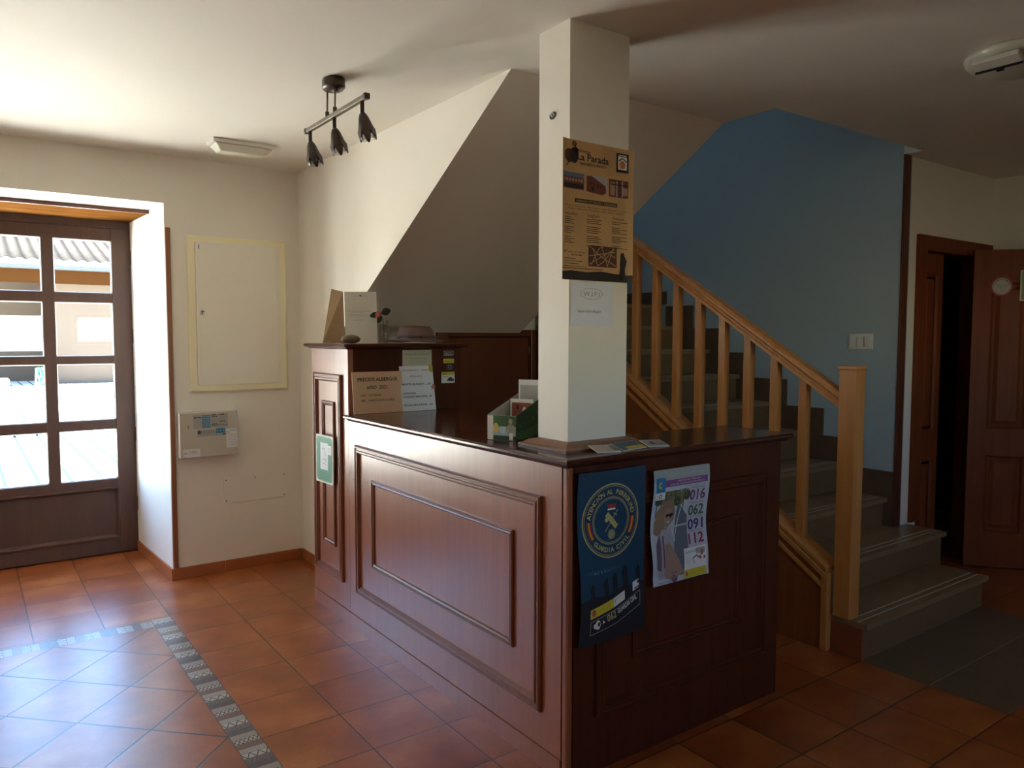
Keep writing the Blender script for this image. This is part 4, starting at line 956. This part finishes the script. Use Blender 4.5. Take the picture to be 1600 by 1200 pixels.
# ================================================================== DOORS
def panel_leaf(b, w, h, th, cols, rows, mt):
    """framed door leaf, u to the right, v up, front at w=0, back at -th; cols/rows are panel extents"""
    b.box(0, w, 0, h, -th, -.012, mt)
    us = [0]+[q for c in cols for q in c]+[w]
    for i in range(0, len(us), 2): b.box(us[i], us[i+1], 0, h, -.012, 0, mt)
    vs_ = [0]+[q for r in rows for q in r]+[h]
    for c in cols:
        for i in range(0, len(vs_), 2): b.box(c[0], c[1], vs_[i], vs_[i+1], -.012, 0, mt)
        for r in rows:
            b.frame(c[0], c[1], r[0], r[1], [(0, 0), (.006, .003), (.016, -.010), (.022, -.012), (.034, -.012), (.055, -.001), (.057, -.001)], mt)
            b.add([(c[0]+.057, r[0]+.057, -.001), (c[1]-.057, r[0]+.057, -.001), (c[1]-.057, r[1]-.057, -.001), (c[0]+.057, r[1]-.057, -.001)], [(0, 1, 2, 3)], mt)
d = sempty('door_3', (3.03, 4.46, 0)); d['label'] = 'low dark wooden closet door under the stair landing'
b = MB().m(CLOSW); b.box(2.68, 3.375, 4.475, 4.51, .01, 1.545); b.build('leaf', d, bevel=.003)
b = MB().m(CLOSW); b.box(2.59, 2.675, 4.445, 4.53, 0, 1.598); b.box(3.38, 3.44, 4.445, 4.53, 0, 1.598); b.box(2.675, 3.38, 4.445, 4.53, 1.55, 1.598); b.build('door_casing', d, bevel=.004)
b = MB().m(BRASS); b.tube([(3.375, 4.468, 1.42), (3.375, 4.468, 1.48)], .006, 8); b.build('hinge', d)
b = MB().m(BRASS); b.M = fy(2.74, 4.475, 1.0); b.lathe([(.012, 0), (.010, .03), (.02, .04), (.018, .055), (0, .058)], n=16); b.build('door_knob', d)

d = sempty('door_4', (5.4, YD, 0)); d['label'] = 'wooden doorway with narrow panelled leaf to the right of the stairs'
b = MB().m(REDW); b.box(4.872, 4.985, YD-.022, YD, .365, 2.195); b.box(5.81, 5.905, YD-.022, YD, 0, 2.195); b.box(4.985, 5.81, YD-.022, YD, 2.10, 2.195); b.box(4.97, 4.985, YD, YD+.15, 0, 2.12); b.box(5.81, 5.82, YD, YD+.15, 0, 2.12); b.box(4.985, 5.81, YD, YD+.15, 2.10, 2.12); b.build('door_casing', d, bevel=.004)
b = MB(); b.M = fy(4.99, YD+.03, .005); panel_leaf(b, .31, 2.09, .035, [(.06, .25)], [(.18, .74), (.92, 1.96)], REDW); b.build('narrow_leaf', d)

d = sempty('door_5', (5.9, 1.68, 0)); d['label'] = 'reddish panelled wooden door leaf standing open at the right edge'
FE = Vector((5.452, 2.335, 0)); HG = Vector((5.912, 1.742, 0)); uu = (HG-FE); LW = uu.length; uu.normalize()
MD = frame_at((FE.x, FE.y, .012), tuple(uu), (0, 0, 1))
b = MB(); b.M = MD; panel_leaf(b, LW, 2.112, .038, [(.105, LW/2-.045), (LW/2+.045, LW-.105)], [(.235, .755), (.93, 1.90)], REDW); b.build('leaf', d)
b = MB().m(mat('knocker_metal', (.55, .50, .42), .25, 1)); b.M = MD
b.lathe([(0, 0), (.020, 0), (.018, .008), (.009, .012), (.009, .022), (0, .024)], (LW/2+.01, 1.66, 0), 20); b.tube([(LW/2+.01, 1.655, .022), (LW/2-.006, 1.630, .022), (LW/2-.002, 1.600, .020), (LW/2+.010, 1.590, .016), (LW/2+.022, 1.600, .020), (LW/2+.026, 1.630, .022), (LW/2+.01, 1.655, .022)], .005, 8); b.build('door_knocker', d)
b = MB().m(REDW); b.box(XR-.022, XR, 1.64, 1.74, 0, 2.195); b.box(XR-.022, XR, .68, .78, 0, 2.195); b.box(XR-.022, XR, .78, 1.64, 2.12, 2.195); b.build('door_casing', d)
b = MB(); b.M = MD @ Matrix.Translation((.108, 1.872, .0045)); RG_ = plain('badge_red', .30, .02, .025)
b.disc(.055, 0, .066, 0, RG_, 40); b.disc(.055, 0, .054, 1, plain('badge_pale', .46, .42, .37), 40); b.arctext('RESTAURANTE EN FAMILIA', .055, 0, .041, .010, math.radians(165), math.radians(15), DK, 2); b.text('ALBERGUE JUVENIL', .055, .004, size=.009, width=.075, mt=DK, L=2, align='C'); b.text('TURÍSTICO', .055, -.008, size=.009, width=.055, mt=DK, L=2, align='C'); b.text('2021', .055, -.032, size=.010, mt=DK, L=2, align='C'); b.ring(.055, 0, .047, .0485, 2, DK)
tag(b.build('round_badge', solid=.0005), 'round pale badge with red rim stuck high on the open door', 'badge')
b = MB(); b.M = MD @ Matrix.Translation((.268, 1.775, .0045)); b.box(0, .21, 0, .20, 0, .001, plain('notice_edge', .60, .58, .42)); b.rect(.010, .010, .20, .19, 3, plain('notice_olive', .24, .24, .10, var=.3)); b.rect(.02, .12, .19, .17, 4, plain('notice_pale', .42, .42, .26))
tag(b.build('olive_notice'), 'square olive green notice on the open door right of the round badge', 'notice')

# ================================================================== CEILING FITTINGS
BRZ = mat('dark_bronze', (.075, .058, .048), .35, .8); GRT = mat('brushed_steel', (.20, .17, .13), .5, .8)
t = thing('track_spotlight', 'dark bronze ceiling bar with three small bell shaped spotlights', 'ceiling light', (1.345, 3.19, CZ))
b = MB().m(BRZ); b.lathe([(.060, 0), (.062, -.006), (.062, -.036), (.054, -.044), (0, -.044)], (1.345, 3.19, CZ), 32, sx=.75, sy=1.0); b.lathe([(.012, -.044), (.012, -.056), (0, -.058)], (1.345, 3.17, CZ), 12); b.build('ceiling_rose', t)
BZ = 2.498
for y_ in (3.235, 3.150):
    b = MB().m(GRT); b.tube([(1.335, y_, CZ-.044), (1.333, y_, BZ+.03)], .004, 10); b.m(BRZ); b.tube([(1.333, y_, BZ+.032), (1.333, y_, BZ+.008)], .009, 12); b.build('rod', t)
b = MB().m(GRT); b.box(1.322, 1.342, 2.835, 3.475, BZ-.010, BZ+.010); b.m(BRZ); b.box(1.320, 1.344, 2.825, 2.845, BZ-.012, BZ+.012); b.box(1.320, 1.344, 3.465, 3.485, BZ-.012, BZ+.012); b.build('bar', t, bevel=.003)
def spot(y_):
    s_ = MB().m(BRZ); s_.tube([(1.332, y_, BZ-.010), (1.332, y_, BZ-.062)], .0085, 12)
    so = s_.build('spotlight', t)
    ax = Vector((.20, -.10, -1)).normalized(); M_ = frame_at((1.332, y_, BZ-.055), tuple(Vector((1, 0, .2)).normalized()), tuple(ax.cross(Vector((1, 0, .2)).normalized())))
    z_ = ax; x_ = Vector((1, 0, 0)); x_ = (x_-z_*x_.dot(z_)).normalized(); y2 = z_.cross(x_)
    M_ = Matrix(((x_.x, y2.x, z_.x, 1.332), (x_.y, y2.y, z_.y, y_), (x_.z, y2.z, z_.z, BZ-.055), (0, 0, 0, 1)))
    def pet(r, z, a):
        if z > .055: return (r*(1+.04*(z > .1)), .055+(z-.055)*(.30+.70*abs(math.cos(a*3))**1.2))
        return (r, z)
    s_ = MB().m(BRZ); s_.M = M_; s_.lathe([(0, 0), (.012, .002), (.020, .018), (.027, .045), (.030, .060), (.032, .075), (.034, .095), (.035, .110), (.0335, .110), (.0325, .095), (.0305, .075), (.028, .058), (.025, .045), (.015, .02), (0, .018)], n=48, fn=pet); s_.build('shade', so)
    s_ = MB().m(VASEG); s_.M = M_; s_.lathe([(0, .05), (.022, .052), (.028, .08), (.029, .108), (.027, .108), (.02, .07), (0, .068)], n=24); s_.m(CHROME); s_.lathe([(0, .06), (.010, .062), (.012, .085), (0, .096)], n=16); s_.build('glass', so)
for y_ in (3.435, 3.155, 2.875): spot(y_)

t = thing('emergency_light', 'white rectangular emergency light fixed to the ceiling by the entrance', 'emergency light', (1.35, 4.56, CZ))
b = MB().m(WHITE); vs = [(1.175, 4.48, CZ), (1.53, 4.48, CZ), (1.53, 4.64, CZ), (1.175, 4.64, CZ), (1.18, 4.485, CZ-.022), (1.525, 4.485, CZ-.022), (1.525, 4.635, CZ-.022), (1.18, 4.635, CZ-.022)]
b.add(vs, [(0, 1, 2, 3), (0, 4, 5, 1), (1, 5, 6, 2), (2, 6, 7, 3), (3, 7, 4, 0), (4, 7, 6, 5)]); b.build('base', t, bevel=.004)
b = MB().m(mat('diffuser_cream', (.78, .74, .64), .3)); vs = [(1.19, 4.493, CZ-.0225), (1.515, 4.493, CZ-.0225), (1.515, 4.627, CZ-.0225), (1.19, 4.627, CZ-.0225), (1.225, 4.515, CZ-.062), (1.48, 4.515, CZ-.062), (1.48, 4.605, CZ-.062), (1.225, 4.605, CZ-.062)]
b.add(vs, [(0, 1, 2, 3), (0, 4, 5, 1), (1, 5, 6, 2), (2, 6, 7, 3), (3, 7, 4, 0), (4, 7, 6, 5)]); b.build('diffuser', t, bevel=.006)

t = thing('ceiling_dome_light', 'round milky plastic ceiling light hanging at the top right', 'ceiling light', (3.40, 1.32, CZ))
b = MB().m(mat('milky_plastic', (.55, .53, .44), .35, var=.03)); b.lathe([(.188, 0), (.190, -.010), (.184, -.024), (.160, -.048), (.115, -.068), (.06, -.079), (0, -.082)], (3.40, 1.32, CZ), 48); b.build('dome', t)
b = MB().m(mat('bracket_plastic', (.62, .59, .52), .5)); b.M = Matrix.Translation((3.225, 1.33, CZ-.060)) @ Matrix.Rotation(math.radians(22), 4, 'Y'); b.box(-.022, .030, -.082, .082, -.010, .010); b.build('lamp_bracket', t, bevel=.004)
b = MB().m(BLACK); b.M = Matrix.Translation((3.225, 1.33, CZ-.060)) @ Matrix.Rotation(math.radians(22), 4, 'Y'); b.box(.0305, .036, -.080, .085, -.0155, -.006); b.box(.030, .046, -.012, .012, -.018, -.006); b.build('slot', t)

# ================================================================== OUTSIDE
b = MB().m(PATIO); b.box(-30, 32, YO, 60, -.10, -.02); struct(b.build('floor_patio'))
b = MB().m(mat('render_outside', (.70, .62, .50), .8)); b.box(-12, X0-.2, YL, YO, -.1, 5.2); b.box(2.1, 5.6, YF+.2, YF+.5, -.1, 5.2); b.box(X0-.2, 2.1, YO-.05, YO, 3.2, 5.2)
struct(b.build('wall_outside'))
FY_ = 29.0
t = thing('courtyard_building', 'long low rendered building with tiled roof across the courtyard', 'building', (4, FY_, -.02))
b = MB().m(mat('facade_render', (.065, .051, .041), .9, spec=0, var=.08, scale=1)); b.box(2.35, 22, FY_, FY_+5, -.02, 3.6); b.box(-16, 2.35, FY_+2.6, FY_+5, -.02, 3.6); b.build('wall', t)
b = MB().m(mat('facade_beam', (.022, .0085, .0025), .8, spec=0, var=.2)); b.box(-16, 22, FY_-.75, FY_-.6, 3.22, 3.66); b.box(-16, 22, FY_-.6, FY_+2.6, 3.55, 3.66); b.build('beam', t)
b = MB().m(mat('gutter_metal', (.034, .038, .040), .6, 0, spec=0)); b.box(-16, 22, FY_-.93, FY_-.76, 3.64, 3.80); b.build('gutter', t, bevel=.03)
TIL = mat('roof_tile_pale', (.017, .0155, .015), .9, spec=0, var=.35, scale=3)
b = MB().m(TIL); vs = []; fs = []; NX = 420; x_a, x_b = -10, 16
for j in range(3):
    yy = FY_-.95+j*2.2
    for i in range(NX+1):
        x_ = x_a+(x_b-x_a)*i/NX; vs.append((x_, yy, 3.92+j*.62+.085*abs(math.sin(PI*x_/.34))))
for j in range(2):
    for i in range(NX): a = j*(NX+1)+i; fs.append((a, a+1, a+NX+2, a+NX+1))
b.add(vs, fs, smooth=True); b.build('roof', t, solid=.03)
b = MB().m(mat('ridge_grey', (.03, .03, .03), .7)); b.box(-10, 16, FY_+3.38, FY_+3.5, 5.15, 5.28); b.build('ridge', t)
for x_ in (.4, -1.8): b = MB().m(mat('post_pale', (.40, .36, .30), .8)); b.box(x_, x_+.25, FY_-.75, FY_-.5, -.02, 3.22); b.build('porch_post', t)
GH = plain('hose_green', .004, .075, .05)
t = thing('garden_hose_reel', 'coiled green garden hose on a reel by the far courtyard wall', 'hose', (2.05, FY_-1, -.02))
b = MB().m(GH)
for k in range(6):
    x_ = 1.90+.07*k; pts = [(x_+.03*math.sin(a*2+k), FY_-1+.24*math.cos(a), .30+.24*math.sin(a)) for a in [2*PI*q/20 for q in range(21)]]; b.tube(pts, .035, 8)
b.build('hose', t)
b = MB().m(CHROME); b.tube([(1.84, FY_-1.25, -.02), (1.84, FY_-1, .55), (1.84, FY_-.75, -.02)], .015, 8); b.tube([(2.32, FY_-1.25, -.02), (2.32, FY_-1, .55), (2.32, FY_-.75, -.02)], .015, 8); b.tube([(1.84, FY_-1, .30), (2.32, FY_-1, .30)], .015, 8); b.build('reel_frame', t)
b = MB().m(mat('planter_white', (.60, .60, .57), .9, spec=0)); b.box(.05, .58, 14.0, 14.45, -.02, .885); tag(b.build('white_planter', bevel=.02), 'low white block seen through the left door pane in the courtyard', 'planter')
